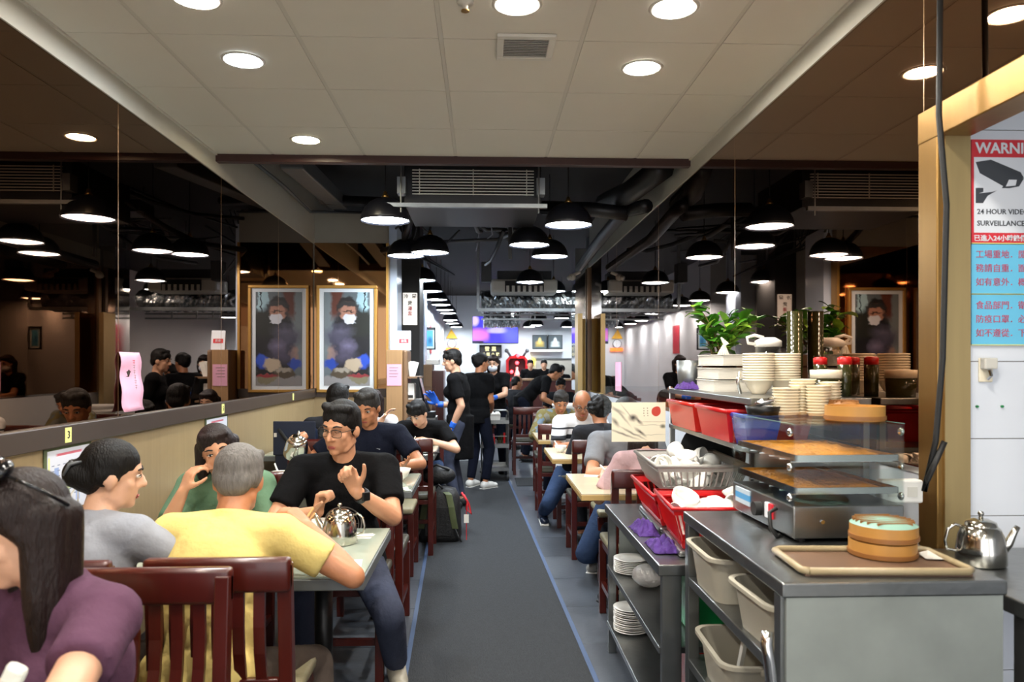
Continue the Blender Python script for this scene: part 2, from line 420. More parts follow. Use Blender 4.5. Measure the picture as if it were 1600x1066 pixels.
# right wall: white wainscot below, bronze mirror above, kitchen opening near the camera
wr = struct('wall_right', MB().bx(XR + .002, XR + .075, 2.26, 9.85, 0, 3.36), 'wallband')
MB().bx(XR - .012, XR + .002, 2.26, 9.85, .08, 1.11).build('wainscot_panel', 'wainscot', wr)
MB().bx(XR - .02, XR + .002, 2.26, 9.85, 0, .08).build('skirting', 'rail', wr)
seams = [2.34, 4.13, 5.94, 7.8, 9.8]
for a, b in zip(seams, seams[1:]):
    MB().bx(XR - .004, XR + .002, a + .0015, b - .0015, 1.13, 2.735).build('mirror_panel', 'mirror_right', wr)
    MB().bx(XR - .0045, XR + .002, a - .002, a + .002, 1.13, 2.735).build('mirror_joint', 'seam', wr)
tag(MB().bx(XR - .014, XR + .002, 2.26, 9.85, 1.11, 1.13).build('trim_4', 'chrome'), kind='structure')
tag(MB().bx(XR - .03, XR + .03, 9.78, 9.85, 1.11, 2.735).build('trim_5', 'cabinet_wood'), kind='structure')
w2 = struct('wall_right_door_head', MB().bx(XR + .002, XR + .075, -2.6, 2.26, 2.26, 3.36), 'wallband')
MB().bx(XR - .004, XR + .002, -2.6, 2.335, 2.26, 2.735).build('mirror_panel', 'mirror_right', w2)
struct('wall_right_near', MB().bx(XR, XR + .075, -2.6, .7, 0, 2.26), 'white_wall')
tag(MB().bx(XR - .012, XR + .002, -2.6, YC, 2.735, ZC).build('trim_6', 'soffit'), kind='structure')
tag(MB().bx(XR - .012, XR + .002, YC, 9.85, 2.735, 2.95).build('trim_7', 'soffit'), kind='structure')

# brass door casing of the kitchen opening
dc = MB().bx(XR - .02, XR + .08, 2.245, 2.345, 0, 2.20).build('door_1', 'gold', bevel=.004); tag(dc, kind='structure')
MB().bx(XR - .022, XR + .082, .7, 2.345, 2.16, 2.26).build('lintel', 'gold', dc, bevel=.004)
MB().bx(XR, XR + .08, 2.236, 2.2449, 0, 2.16).build('reveal_face', 'goldlight', dc)

# white tiled kitchen wall behind the opening
kw = struct('wall_kitchen', MB().bx(XR + .08, 3.2, 2.275, 2.345, 0, 3.36), 'ink_grey')
kt = MB().bx(-.199, .199, -.006, 0, -.1185, .1185).mesh('wall_tile')
for i in range(4):
    for j in range(11):
        o = link('tile', kt, 'kitchen_tile', kw); o.location = (XR + .28 + .4 * i, 2.275, .15 + .24 * j)
struct('wall_kitchen_side', MB().bx(3.2, 3.3, -2.6, 2.35, 0, 3.36), 'white_wall')
struct('ceiling_kitchen', MB().bx(XR + .075, 3.3, -2.6, 2.35, 2.70, 2.75), 'tile_ceiling')

# partition facing the camera with copper mirror and framed photograph
wp = struct('wall_partition', MB().bx(XL, -.985, 7.9, 8.0, 0, 3.05), 'wallband')
MB().bx(XL + .012, -.99, 7.885, 7.9, 0.0, 1.13).build('wainscot_panel', 'laminate', wp)
MB().bx(XL + .012, -.99, 7.89, 7.9, 1.21, 2.73).build('mirror_panel', 'mirror_copper', wp)
tag(MB().bx(XL + .035, -.985, 7.868, 7.9, 1.123, 1.21).build('trim_8', 'rail', bevel=.004), kind='structure')
tag(MB().bx(-1.0, -.975, 7.87, 8.01, 1.21, 2.73).build('trim_9', 'frame_gold'), kind='structure')

# far part of the hall
struct('wall_left_far', MB().bx(-1.12, -1.0, 12.5, 20, 0, 3.36), 'white_wall')
struct('wall_bay', MB().bx(XL, -1.0, 12.4, 12.5, 0, 3.36), 'white_wall')
wf = struct('wall_far', MB().bx(-1.2, 3.4, 20.0, 20.1, 0, 3.36), 'white_wall')
struct('wall_right_far', MB().bx(3.3, 3.4, 9.85, 20, 0, 3.36), 'white_wall')
struct('wall_return', MB().bx(XR + .07, 3.4, 9.75, 9.85, 0, 3.36), 'white_wall')
struct('ceiling_slab', MB().bx(-2.0, 4.0, YC + .02, 20.2, 3.30, 3.42), 'blackpaint')
tag(MB().bx(XL, XR, YC - .03, YC + .03, 2.795, 2.90).build('trim_10', 'darkwood', bevel=.004), kind='structure')
struct('ceiling_edge', MB().bx(-2.0, 1.5, YC + .0, YC + .02, 2.86, 3.36), 'blackpaint')

# tiled ceiling
ce = struct('ceiling', MB().bx(-2.0, 1.5, -2.6, YC, ZC + .006, ZC + .06), 'seam')
gx = [XL] + [-1.374 + .6 * k for k in range(5)] + [XR]
gy = [YC - .0 - .61 * k for k in range(13)]
for a, b in zip(gx, gx[1:]):
    for k in range(12):
        y1, y0 = gy[k], gy[k + 1]
        MB().bx(a + .010, b - .010, y0 + .0025, y1 - .0025, ZC - .002, ZC + .006).build('tile', 'tile_ceiling', ce)
for x in gx[1:-1]:
    MB().bx(x - .009, x + .009, -2.6, YC, ZC - .0, ZC + .006).build('grid_bar', 'tbar', ce)
for x in (XL + .012, XR - .012):
    MB().bx(x - .012, x + .012, -2.6, YC, ZC - .012, ZC + .002).build('grid_bar', 'tbar', ce)

# recessed downlights
DL = [((380, 92), 'down_cool'), ((478, 217), 'down_warm'), ((1003, 104), 'down'), ((1053, 10), 'down'), ((808, 4), 'down'), ((305, -6), 'down')]
def downlight(x, y, m, label):
    t = thing('downlight', label, 'ceiling light', (x, y, ZC - .003), 0, 'recessed downlights in the tiled ceiling')
    MB().lathe([(.092, 0), (.098, -.003), (.092, -.009), (.078, -.006), (.078, 0)], 24, closed=True).build('trim_ring', 'offwhite', t, smooth=True)
    MB().lathe([(0, -.004), (.078, -.004), (.078, -.001), (0, -.001)], 24).build('diffuser', m, t)
names = ['round cool white downlight in the ceiling panel near the left mirror', 'round yellowish downlight in the last ceiling row by the dark wood edge',
         'round bright downlight on the right of the ceiling behind the air vent', 'round bright downlight on the right of the ceiling beside the air vent row', 'round bright downlight in the middle of the ceiling in front of the air vent',
         'round bright downlight on the left of the ceiling in front of the cool one']
for ((px, py), m), nm in zip(DL, names):
    d = F * (ZC - CAM_H) / (HOR - py); p = pt(px, py, d); downlight(p.x, p.y, m, nm)
for i, (x, y) in enumerate([(-1.05, 1.3), (-.05, .9), (.75, 1.3), (-1.05, -.6), (.75, -.6), (-.1, -1.6)]):  # extra downlights added out of view, as fill light for the room
    downlight(x, y, 'down', 'round downlight added out of view in the near ceiling as fill light')
# air vent and sprinkler
p = pt(821, 71, F * (ZC - CAM_H) / (HOR - 71))
t = thing('ceiling_vent', 'square white louvred air vent set in the tiled ceiling', 'vent', (p.x, p.y, ZC - .003))
f = MB()
for a in ((-.125, .125, -.125, -.095), (-.125, .125, .095, .125), (-.125, -.095, -.095, .095), (.095, .125, -.095, .095)): f.bx(a[0], a[1], a[2], a[3], -.014, 0)
f.build('frame', 'offwhite', t, bevel=.003)
MB().bx(-.095, .095, -.095, .095, -.004, -.0).build('backing', 'ink', t)
sm = MB().obx((0, 0, 0), (.19, .013, .002), Matrix.Rotation(R(35), 3, 'X')).mesh('slat')
for k in range(11): o = link('slat', sm, 'offwhite', t); o.location = (0, -.085 + .017 * k, -.009)
p = pt(727, 3, F * (ZC - CAM_H) / (HOR - 2))
t = thing('sprinkler', 'small brass sprinkler head on the tiled ceiling', 'sprinkler', (p.x, p.y, ZC - .003))
MB().lathe([(0, 0), (.035, 0), (.03, -.008), (.012, -.01), (.01, -.03), (0, -.03)], 14).build('rose', 'offwhite', t, smooth=True)
MB().lathe([(0, -.03), (.016, -.032), (.016, -.036), (0, -.036)], 12).build('deflector', 'brass', t)

# ------------------------------------------------------------------ pendant lamps
def pendant0():
    t = thing('pendant_lamp', '', 'lamp')
    prof = [(.18, 0), (.178, .02), (.168, .06), (.148, .10), (.115, .135), (.07, .16), (.03, .17), (.025, .172), (.03, .166), (.068, .155), (.112, .13), (.144, .096), (.164, .057), (.174, .02), (.176, 0)]
    MB().lathe(prof, 28, closed=True).build('shade', 'shade', t, smooth=True)
    MB().lathe([(.171, .018), (.161, .056), (.141, .094), (.110, .127), (.067, .151), (.03, .16)], 28).build('inner_shade', 'shade_in', t, smooth=True)
    MB().lathe([(0, -.004), (.10, 0), (.168, .012), (.160, .018), (0, .018)], 28).build('diffuser', 'lamp', t, smooth=True)
    MB().lathe([(0, .215), (.012, .215), (.014, .20), (.02, .19), (.03, .172), (0, .172)], 14).build('cap', 'brass', t, smooth=True)
    MB().cyl((0, 0, .21), (0, 0, .86), .004, n=8).build('cord', 'cord', t)
    return t
pl = pendant0()
LAMPS = []  # (px, rim y, group row)
for px, py in [(602, 346), (634, 401), (672, 396), (659, 439), (672, 456), (682, 469), (689, 477), (695, 485), (700, 490), (704, 501), (707, 506), (713, 512)]:
    LAMPS.append((px, py, 'left'))
for px, py in [(888, 353), (827, 384), (859, 402), (828, 442), (865, 456), (801, 491), (797, 503), (838, 509), (827, 515), (842, 500), (878, 498), (886, 512)]:
    LAMPS.append((px, py, 'right'))
first = True
ordl = {0: 'first', 1: 'second', 2: 'third', 3: 'fourth', 4: 'fifth', 5: 'sixth', 6: 'seventh', 7: 'eighth', 8: 'ninth', 9: 'tenth', 10: 'eleventh', 11: 'twelfth', 12: 'thirteenth'}
cnt = {'left': 0, 'right': 0}
for px, py, row in LAMPS:
    z = 2.50 if py < 495 else 2.42
    d = F * (z - CAM_H) / (HOR - py); d = min(d, 19.2)
    p = pt(px, py, d); p.z = z; k = cnt[row]; cnt[row] += 1
    lab = ('black dome pendant lamp, %s from the ceiling edge, %s' % (ordl[k], 'booth side' if row == 'left' else 'cream table side'))
    grp = 'black dome pendant lamps'
    if first: pl.location = (p.x, p.y, p.z); tag(pl, lab, 'lamp', grp); first = False
    else: dup(pl, (p.x, p.y, p.z), 0, lab, grp)

# ------------------------------------------------------------------ open black ceiling: air units, ducts, pipes
t = thing('air_conditioner', 'black concealed air conditioner with white louvred grille under the slab', 'air conditioner', (0, 0, 0))
a, b = pt(632, 258, 5.5), pt(846, 320, 5.5)
MB().bx(a.x, b.x, 5.50, 6.4, b.z, a.z + .02).build('casing', 'blackpipe', t, bevel=.006)
g0, g1 = pt(645, 268, 5.5), pt(834, 305, 5.5)
n = 9
MB().bx(g0.x, g1.x, 5.497, 5.4995, g1.z, g0.z).build('grille_void', 'blackpaint', t)
for k in range(n):
    z = g1.z + (g0.z - g1.z) * k / (n - 1)
    MB().obx(((g0.x + g1.x) / 2, 5.485, z), (g1.x - g0.x, .014, .0055), Matrix.Rotation(R(0), 3, 'X')).build('louvre', 'china_white', t)
for k in (.06, .5, .94):
    x = g0.x + (g1.x - g0.x) * k; MB().bx(x - .003, x + .003, 5.472, 5.478, g1.z - .008, g0.z + .008).build('grille_bar', 'offwhite', t)
for px in (628, 845):
    q = pt(px, 300, 5.42); MB().bx(q.x - .03, q.x + .03, 5.4, 5.5, q.z - .02, q.z + .1).build('bracket', 'galv', t)
t = thing('support_rail', 'galvanised threaded rail hanging under the black air conditioner', 'rail', (0, 0, 0))
a, b = pt(602, 322, 5.35), pt(855, 323, 5.35)
MB().bx(a.x, b.x, 5.33, 5.37, a.z - .014, a.z + .014).build('channel', 'galv', t)
for px in (627, 842):
    q = pt(px, 322, 5.35); MB().cyl((q.x, 5.35, q.z - .05), (q.x, 5.35, 3.3), .006, n=8).build('hanger_rod', 'galv', t)
def pipe(name, label, pts, r, m, cat='pipe', n=10):
    o = MB().tube([pt(*q) for q in pts], r, n).build(name, m, smooth=True); return tag(o, label, cat)
pipe('insulated_pipe', 'thick black insulated pipe bending along the right soffit', [(1010, 322, 5.8), (975, 330, 6.3), (940, 372, 7.3), (905, 418, 9.4)], .055, 'blackpipe')
pipe('insulated_pipe', 'black insulated pipe crossing behind the first right pendant lamp', [(848, 325, 6.4), (920, 327, 6.2), (980, 334, 6.1)], .06, 'blackpipe')
pipe('insulated_pipe', 'fat black flexible duct beside the black air conditioner', [(1035, 262, 5.3), (985, 300, 5.9), (945, 318, 6.6)], .09, 'blackpipe')
pipe('conduit', 'grey conduit running along the left soffit', [(398, 254, 5.2), (445, 292, 6.0), (485, 331, 7.2), (605, 333, 7.8)], .014, 'greypipe')
pipe('drain_pipe', 'dark drain pipe bending above the left booth', [(470, 262, 5.6), (505, 312, 7.0), (600, 316, 7.4)], .05, 'blackpipe')
def duct(label, p0, p1, wd, h, m='blackpipe'):
    p0 = pt(*p0); p1 = pt(*p1); d = p1 - p0; c = (p0 + p1) / 2
    o = MB().obx((0, 0, 0), (wd, d.length, h), d.to_track_quat('Y', 'Z').to_matrix()).build('air_duct', m, loc=c, bevel=.01); return tag(o, label, 'duct')
duct('dark grey rectangular duct slanting over the left booth', (455, 250, 5.2), (530, 318, 7.4), .16, .12, 'greypipe')
duct('black cross duct behind the grille unit', (640, 330, 6.55), (830, 332, 6.55), .3, .10)
for k in range(16):
    a = random.uniform(640, 800); d0 = random.uniform(6.3, 9); z = random.uniform(2.75, 3.2)
    p0 = V(((a - 753) * d0 / F, d0, z)); p1 = p0 + V((random.uniform(-.9, .9), random.uniform(1, 4), random.uniform(-.15, .2)))
    mid = (p0 + p1) / 2 + V((random.uniform(-.2, .2), 0, -.12)); p1.z = min(p1.z, 3.2)
    o = MB().tube([p0, (p0 + mid) / 2 + V((0, 0, -.03)), mid, (mid + p1) / 2, p1], random.choice([.008, .012, .02, .03]), 7).build('ceiling_cable', random.choice(['blackpipe', 'greypipe', 'blackpipe']), smooth=True)
    tag(o, 'dark cable slung under the black slab among the ducts', 'cable', 'cables under the black slab')
# tangle of cables on the left
for k in range(7):
    pts = [pt(600 + 9 * k + random.uniform(-4, 4), 330, 8.2), pt(612 + 6 * k, 362 + random.uniform(-8, 8), 8.4), pt(630 + random.uniform(-20, 20), 385, 8.6), pt(650 + 10 * k, 400 + 5 * k, 9.3)]
    o = MB().tube(pts, .009, 6).build('ceiling_cable', 'blackpipe', smooth=True); tag(o, 'thin drooping cable bundled beside the second left pendant lamp', 'cable', 'drooping cables by the left lamps')
pipe('steel_pipe', 'vertical dark steel drop pipe in the middle of the open ceiling', [(797, 338, 7.5), (797, 405, 7.5)], .02, 'greypipe')
pipe('steel_pipe', 'thin horizontal steel pipe behind the ceiling rail', [(690, 346, 7.6), (808, 348, 7.6)], .012, 'greypipe')
pipe('steel_pipe', 'dark horizontal pipe with a valve under the long black duct', [(690, 378, 8.4), (780, 374, 8.4)], .02, 'greypipe')
# foil wrapped ducts with hanging frame
def foil(label, px0, px1, py, d, r):
    a, b = pt(px0, py, d), pt(px1, py, d); n = 40; mb = MB(); vs = []; fs = []
    for i in range(n + 1):
        c = a.lerp(b, i / n)
        for k in range(20):
            q = 2 * math.pi * k / 20; rr = r * (1 + random.uniform(-.11, .11)); vs.append(c + V((0, math.cos(q) * rr, math.sin(q) * rr * .62)))
    for i in range(n):
        for k in range(20): fs.append((i * 20 + k, i * 20 + (k + 1) % 20, i * 20 + 20 + (k + 1) % 20, i * 20 + 20 + k))
    mb.add(vs, fs + [tuple(range(20)), tuple(range(n * 20, n * 20 + 20))])
    return tag(mb.build('foil_duct', 'foil', smooth=False), label, 'duct')
foil('wide crumpled silver foil duct hanging across the hall', 752, 905, 472, 11.28, .26)
foil('small crumpled silver foil duct above the television', 755, 812, 498, 15.5, .3)
t = thing('duct_frame', 'grey steel strut frame carrying the crumpled foil duct', 'frame', (0, 0, 0))
for px in (747, 918):
    a = pt(px, 446, 10.85); b = pt(px, 483, 10.85); MB().bx(a.x - .02, a.x + .02, a.y - .02, a.y + .02, b.z, 3.3).build('strut', 'galv', t)
a, b = pt(747, 484, 10.85), pt(918, 484, 10.85); MB().bx(a.x, b.x, a.y - .03, a.y + .03, a.z - .025, a.z + .02).build('cross_bar', 'galv', t)
for py in (492, 499):
    a, b = pt(752, py, 11.6), pt(915, py, 11.6); MB().bx(a.x, b.x, a.y - .015, a.y + .015, a.z - .012, a.z + .012).build('cross_bar', 'galv', t)
for px in (766, 812, 836, 873):
    a, b = pt(px, 488, 11.6), pt(px, 500, 11.6); MB().bx(a.x - .008, a.x + .008, a.y - .015, a.y + .015, b.z, a.z).build('drop_rod', 'galv', t)
t = thing('ceiling_fan_coil', 'pale grey louvred fan coil unit hanging above the foil duct', 'air conditioner', (0, 0, 0))
a, b = pt(767, 436, 10.4), pt(872, 457, 10.4)
MB().bx(a.x, b.x, a.y, a.y + .5, b.z, a.z).build('casing', 'offwhite', t, bevel=.03)
a, b = pt(789, 439, 10.4), pt(850, 456, 10.4); MB().bx(a.x, b.x, a.y - .01, a.y, b.z, a.z).build('dark_opening', 'ink', t)
for k in range(7):
    x = a.x + (b.x - a.x) * (k + .5) / 7; MB().bx(x - .02, x + .02, a.y - .016, a.y - .01, b.z, b.z + (a.z - b.z) * .55).build('louvre', 'offwhite', t)
a, b = pt(777, 423, 10.7), pt(862, 437, 10.7); MB().bx(a.x, b.x, a.y, a.y + .4, b.z, a.z).build('upper_casing', 'greypipe', t, bevel=.01)
a, b = pt(752, 409, 10.2), pt(768, 440, 10.2); o = MB().bx(0, b.x - a.x, 0, .2, b.z - a.z, 0).build('junction_duct', 'greypipe', loc=a, bevel=.01); tag(o, 'grey vertical duct box beside the louvred fan coil unit', 'duct')
t = thing('security_camera', 'small white security camera on the end of the right soffit', 'camera', pt(894, 433, 9.3))
MB().sph((0, 0, 0), .045).build('dome', 'offwhite', t, smooth=True); MB().cyl((.0, 0, 0), (-.05, -.05, -.02), .03).build('lens_barrel', 'offwhite', t, smooth=True); MB().cyl((0, 0, .02), (.1, 0, .06), .02).build('mount', 'offwhite', t)

# ------------------------------------------------------------------ things fixed to the mirrors, walls and partition
def board(name, label, cat, c, w_, h, m, rz=0, th=.003, parent=None, group=None, border=None):
    """flat sheet facing -Y (rotated by rz), centre c"""
    o = MB().bx(-w_ / 2, w_ / 2, 0, th, -h / 2, h / 2).build(name, m, parent, loc=c, rz=rz)
    if label: tag(o, label, cat, group)
    return o
RL = R(90)     # a sheet on the left wall faces +X
p = pt(199, 595, 3.82)
def wall_l(px, py, off=.006):      # point on the left wall seen at a pixel
    # solve depth for x = XL
    lo, hi = .5, 20
    for _ in range(50):
        m_ = (lo + hi) / 2
        if pt(px, py, m_).x < XL: hi = m_
        else: lo = m_
    q = pt(px, py, lo); q.x = XL + off; return q
def wall_r(px, py, off=.006):
    lo, hi = .5, 20
    for _ in range(50):
        m_ = (lo + hi) / 2
        if pt(px, py, m_).x > XR: hi = m_
        else: lo = m_
    q = pt(px, py, lo); q.x = XR - off; return q
def sheet_l(name, label, cat, x0, y0, x1, y1, m, off=.008, slack=.0):
    a, b = wall_l(x0, y0), wall_l(x1, y1); top = wall_l((x0 + x1) / 2, y0); bot = wall_l((x0 + x1) / 2, y1)
    o = board(name, label, cat, ((XL + off), (a.y + b.y) / 2, (top.z + bot.z) / 2), abs(b.y - a.y), abs(top.z - bot.z), m, RL)
    return o, abs(b.y - a.y), abs(top.z - bot.z)
# pink paper strip, curling off the mirror
q0, q1 = wall_l(183, 550), wall_l(216, 640)
hh = q0.z - q1.z; ww = q1.y - q0.y; mb = MB(); vs = []; fs = []
for i in range(13):
    z = q0.z - hh * i / 12; off = .008 + .03 * (i / 12) ** 2 + .006 * math.sin(i)
    for k in range(5): vs.append((XL + off + .006 * math.sin(k * 1.4 + i * .5), q0.y + ww * k / 4, z))
for i in range(12):
    for k in range(4): fs.append((i * 5 + k, i * 5 + k + 1, i * 5 + 6 + k, i * 5 + 5 + k))
pk = mb.add(vs, fs).build('pink_notice', 'pink_paper', smooth=True); sd = pk.modifiers.new('solid', 'SOLIDIFY'); sd.thickness = .001
tag(pk, 'long pink paper strip with faint brush writing stuck on the left mirror', 'notice')
for i in range(6):     # faint brush strokes, not legible in the photograph
    cy, cz = (q0.y + q1.y) / 2, q0.z - hh * (.17 + .085 * i); ox = XL + .026 + .022 * ((i + 3) / 10) ** 2
    mb = MB()
    for k, (dy, dz, ln, hz) in enumerate(((0, .008, .012, 1), (0, -.002, .009, 1), (.002, 0, .011, 0))):
        mb.bx(ox, ox + .0008, cy + dy - (ln if hz else .0012), cy + dy + (ln if hz else .0012), cz + dz - (.0012 if hz else ln), cz + dz + (.0012 if hz else ln))
    mb.build('brush_mark', 'ink_red' if i == 0 else 'ink_grey', pk)
def tagno(px, py, s, label):
    q = wall_l(px, py); o = board('number_tag', label, 'tag', (XL + .037, q.y, 1.167), .046, .062, 'tag_yellow', RL, .002, group='yellow table number tags')
    if s: text(s, .045, 'ink', o, (0, -.0012, 0), (R(90), 0, 0))
tagno(93, 679, '3', 'yellow tag reading three beside the large printed order table'); tagno(340, 640, '5', 'yellow tag reading five above the woman in green'); tagno(452, 622, '', 'small yellow tag on the mirror rail next to the hanging navy bag')
def table_notice(px0, py0, px1, py1, label):
    q0, q1 = wall_l(px0, py0), wall_l(px1, py1); wd = max(.2, q1.y - q0.y); h = .26; cz = 1.11 - h / 2
    t = thing('price_notice', label, 'notice', (XL + .015, (q0.y + q1.y) / 2, cz), RL)
    MB().bx(-wd / 2 - .02, wd / 2 + .02, -.004, 0, -h / 2 - .02, h / 2 + .02).build('holder', 'olive', t)
    MB().bx(-wd / 2, wd / 2, -.006, -.004, -h / 2, h / 2).build('sheet', print_mat('notice_print', 'cfd2de',
        [('b', -.3 * wd, -.02, .05 * wd, .3 * h, '8fa3d0', .02, 0), ('b', -.05 * wd, -.02, .06 * wd, .3 * h, 'c3d0a0', .02, 0), ('b', .2 * wd, -.02, .05 * wd, .3 * h, '9fb2dd', .02, 0), ('b', 0, .42 * h, .3 * wd, .02 * h, 'c06070', .1, 0), ('b', -.47 * wd, 0, .02 * wd, .4 * h, 'd8d890', .02, 0)] +
        [('b', -.38 * wd + .13 * wd * c_, .26 * h - .085 * h * r_, .03 * wd, .008 * h, '77809a', .2, 0) for c_ in range(7) for r_ in range(7)]), t)
    return t
table_notice(66, 705, 132, 770, 'printed order table with blue and green columns beside number tag 3')
table_notice(318, 655, 350, 680, 'printed order table behind the woman in green below number tag 5')
# framed photograph of a cook on the partition
a, b = pt(497, 447, 7.85), pt(590, 613, 7.85)
W_, H_ = b.x - a.x, a.z - b.z
t = thing('framed_photograph', 'gold framed photograph of a masked cook in steam on the copper mirror', 'picture', ((a.x + b.x) / 2, 7.865, (a.z + b.z) / 2))
fr = .03
f = MB(); f.bx(-W_ / 2, W_ / 2, -.02, .02, H_ / 2 - fr, H_ / 2); f.bx(-W_ / 2, W_ / 2, -.02, .02, -H_ / 2, -H_ / 2 + fr); f.bx(-W_ / 2, -W_ / 2 + fr, -.02, .02, -H_ / 2 + fr, H_ / 2 - fr); f.bx(W_ / 2 - fr, W_ / 2, -.02, .02, -H_ / 2 + fr, H_ / 2 - fr)
f.build('frame', 'frame_gold', t, bevel=.004)
MB().bx(-W_ / 2 + fr, W_ / 2 - fr, -.002, .015, -H_ / 2 + fr, H_ / 2 - fr).build('mount', 'mount', t)
w2_, h2_ = W_ / 2 - fr - .045, H_ / 2 - fr - .04
X = lambda u: (u - .5) * 2 * w2_
Z = lambda v: (.5 - v) * 2 * h2_
MB().bx(-w2_, w2_, -.005, -.002, -h2_, h2_).build('print', print_mat('photo_print', '5f6a70', [
    ('b', X(.1), Z(.25), .06, .5, '747f84', .3, 0), ('b', X(.28), Z(.1), .06, .16, '5c2f24', .3, 0), ('b', X(.84), Z(.1), .05, .2, '9fc0cc', .1, 0), ('b', X(.89), Z(.1), .006, .2, '1c2a33', .2, 5),
    ('e', X(.62), Z(.52), .22, .36, '161a22', .08, 0), ('e', X(.85), Z(.4), .14, .2, '1d221f', .15, 0), ('b', X(.6), Z(.7), .2, .22, '14171e', .15, 0),
    ('e', X(.5), Z(.15), .105, .10, '161618', .1, 0), ('e', X(.53), Z(.215), .085, .10, 'a87a68', .12, 0), ('b', X(.52), Z(.13), .095, .022, '2a2a2c', .3, 0), ('b', X(.52), Z(.205), .06, .006, '3a2824', .5, 0), ('e', X(.56), Z(.29), .072, .055, 'cfd2dc', .08, 0),
    ('e', X(.17), Z(.66), .045, .09, 'a08478', .25, 0), ('e', X(.3), Z(.52), .13, .06, '4b4a60', .95, 20), ('e', X(.52), Z(.58), .06, .05, '77718f', .95, -20), ('e', X(.42), Z(.68), .10, .06, '4e4a62', .95, 0), ('e', X(.36), Z(.42), .09, .05, '5b5a70', .9, 0),
    ('b', 0, Z(.97), .4, .07, '8b8a8c', .15, 0), ('e', X(.15), Z(.77), .07, .06, '2848a8', .2, 20), ('e', X(.85), Z(.74), .08, .07, '2a50c0', .2, 0), ('e', X(.64), Z(.775), .09, .07, 'b5a58f', .12, -25),
    ('e', X(.38), Z(.86), .12, .055, '4e4436', .1, 0), ('e', X(.4), Z(.835), .09, .025, '9c958a', .25, 0), ('e', X(.76), Z(.925), .10, .05, '7d7860', .1, 0), ('e', X(.76), Z(.895), .1, .02, '8e3038', .3, 0)], .4, warp=.09), t)
# things beside the partition: pillar with reflected lights put into its pale blue colour, wood divider with notes, sign pillar
a, b = pt(604, 392, 8.1), pt(622, 640, 8.1)
o = MB().bx(a.x + .005, b.x, 8.04, 8.5, 0, 2.95).build('trim_11', 'bluewhite'); tag(o, kind='structure')
a, b = pt(606, 547, 7.7), pt(651, 700, 7.7)
t = thing('divider_cabinet', 'tall walnut station cabinet with open side shelves at the end of the partition', 'cabinet', (a.x, 7.62, 0))
wd = b.x - a.x
MB().bx(0, wd * .55, 0, .025, 0, a.z).build('front_panel', 'cabinet_pale', t, bevel=.003)
MB().bx(wd * .55, wd * .72, 0, .4, 0, a.z).build('side_panel', 'cabinet_wood', t, bevel=.02)
for z in (.4, .8, 1.08, 1.32): MB().bx(wd * .72, wd * 1.15, .03, .4, z, z + .02).build('shelf', 'cabinet_wood', t)
MB().bx(0, wd * .55, .025, .4, 0, .03).build('base', 'cabinet_wood', t)
MB().bx(0, .02, .025, .4, .03, a.z).build('back_panel', 'cabinet_wood', t)
MB().bx(.02, wd * .55, .025, .4, a.z - .02, a.z).build('top_board', 'cabinet_wood', t)
o = board('pink_notice', 'square pink paper note taped on the walnut station cabinet', 'notice', (a.x + wd * .27, 7.616, pt(616, 586, 7.62).z), .145, .215, 'pink_paper'); 
for k in range(4): MB().bx(-.05, .04 - .012 * (k % 2), -.001, 0, .07 - .03 * k, .076 - .03 * k).build('writing_line', 'ink_grey', o)
q0, q1 = pt(620, 518, 7.75), pt(642, 549, 7.75)
t = thing('menu_card', 'white standing card with a red printed band on the station cabinet', 'card', ((q0.x + q1.x) / 2, 7.78, a.z))
hh = .2
MB().add([(-.07, 0, 0), (.07, 0, 0), (.07, .03, hh), (-.07, .03, hh), (-.07, .06, 0), (.07, .06, 0)], [(0, 1, 2, 3), (3, 2, 5, 4), (0, 4, 5, 1), (0, 3, 4), (1, 5, 2)]).build('card', 'sign_white', t)
MB().add([(-.05, .008, .07), (.05, .008, .07), (.05, .0145, .115), (-.05, .0145, .115)], [(0, 1, 2, 3)]).build('red_band', 'sign_red', t)
text('意見', .03, 'sign_white', t, (0, .0092, .092), (R(90 - 8), 0, 0))
q = pt(645, 580, 7.8); t = thing('paper_bundle', 'bundle of loose white papers hanging from the station cabinet shelf', 'papers', (q.x, 7.75, 1.34))
for k in range(5): MB().obx((.012 * k - .02, -.01 * k, .07), (.05, .003, .15 + .01 * (k % 3)), Matrix.Rotation(R(8 * (k - 2)), 3, 'Y')).build('sheet', 'paper', t)
q = pt(642, 618, 7.8); t = thing('receipt_printer', 'white receipt printer box on the station cabinet shelf', 'printer', (q.x, 7.7, 1.10))
MB().bx(-.06, .05, 0, .18, 0, .17).build('housing', 'white', t, bevel=.01); MB().bx(-.045, .035, -.003, 0, .02, .05).build('paper_slot', 'ink', t)
q0, q1 = pt(652, 600, 7.7), pt(668, 652, 7.7)
t = thing('order_screen', 'slim tilted black order screen on a stand tapped by the waitress', 'screen', (q1.x - .02, 7.75, .98))
MB().obx((-.03, 0, .2), (.022, .26, .32), Matrix.Rotation(R(-14), 3, 'Y')).build('display', 'screen_black', t, bevel=.004)
MB().bx(-.02, .10, -.1, .1, -.06, .0).build('base', 'black_metal', t, bevel=.008)
MB().cyl((.04, 0, -.01), (-.01, 0, .13), .015).build('neck', 'black_metal', t)
q = pt(672, 655, 7.8); t = thing('service_desk', 'grey service desk under the tilted order screen', 'desk', (q.x - .08, 7.6, 0))
MB().bx(-.14, .15, 0, .4, .86, .92).build('top', 'steel', t); MB().bx(-.12, .13, .03, .38, 0, .86).build('body', 'red_wood', t, bevel=.004); MB().bx(-.0, .15, .02, .03, .92, 1.24).build('back_screen', 'acrylic', t)
a, b = pt(624, 455, 9.0), pt(656, 640, 9.0)
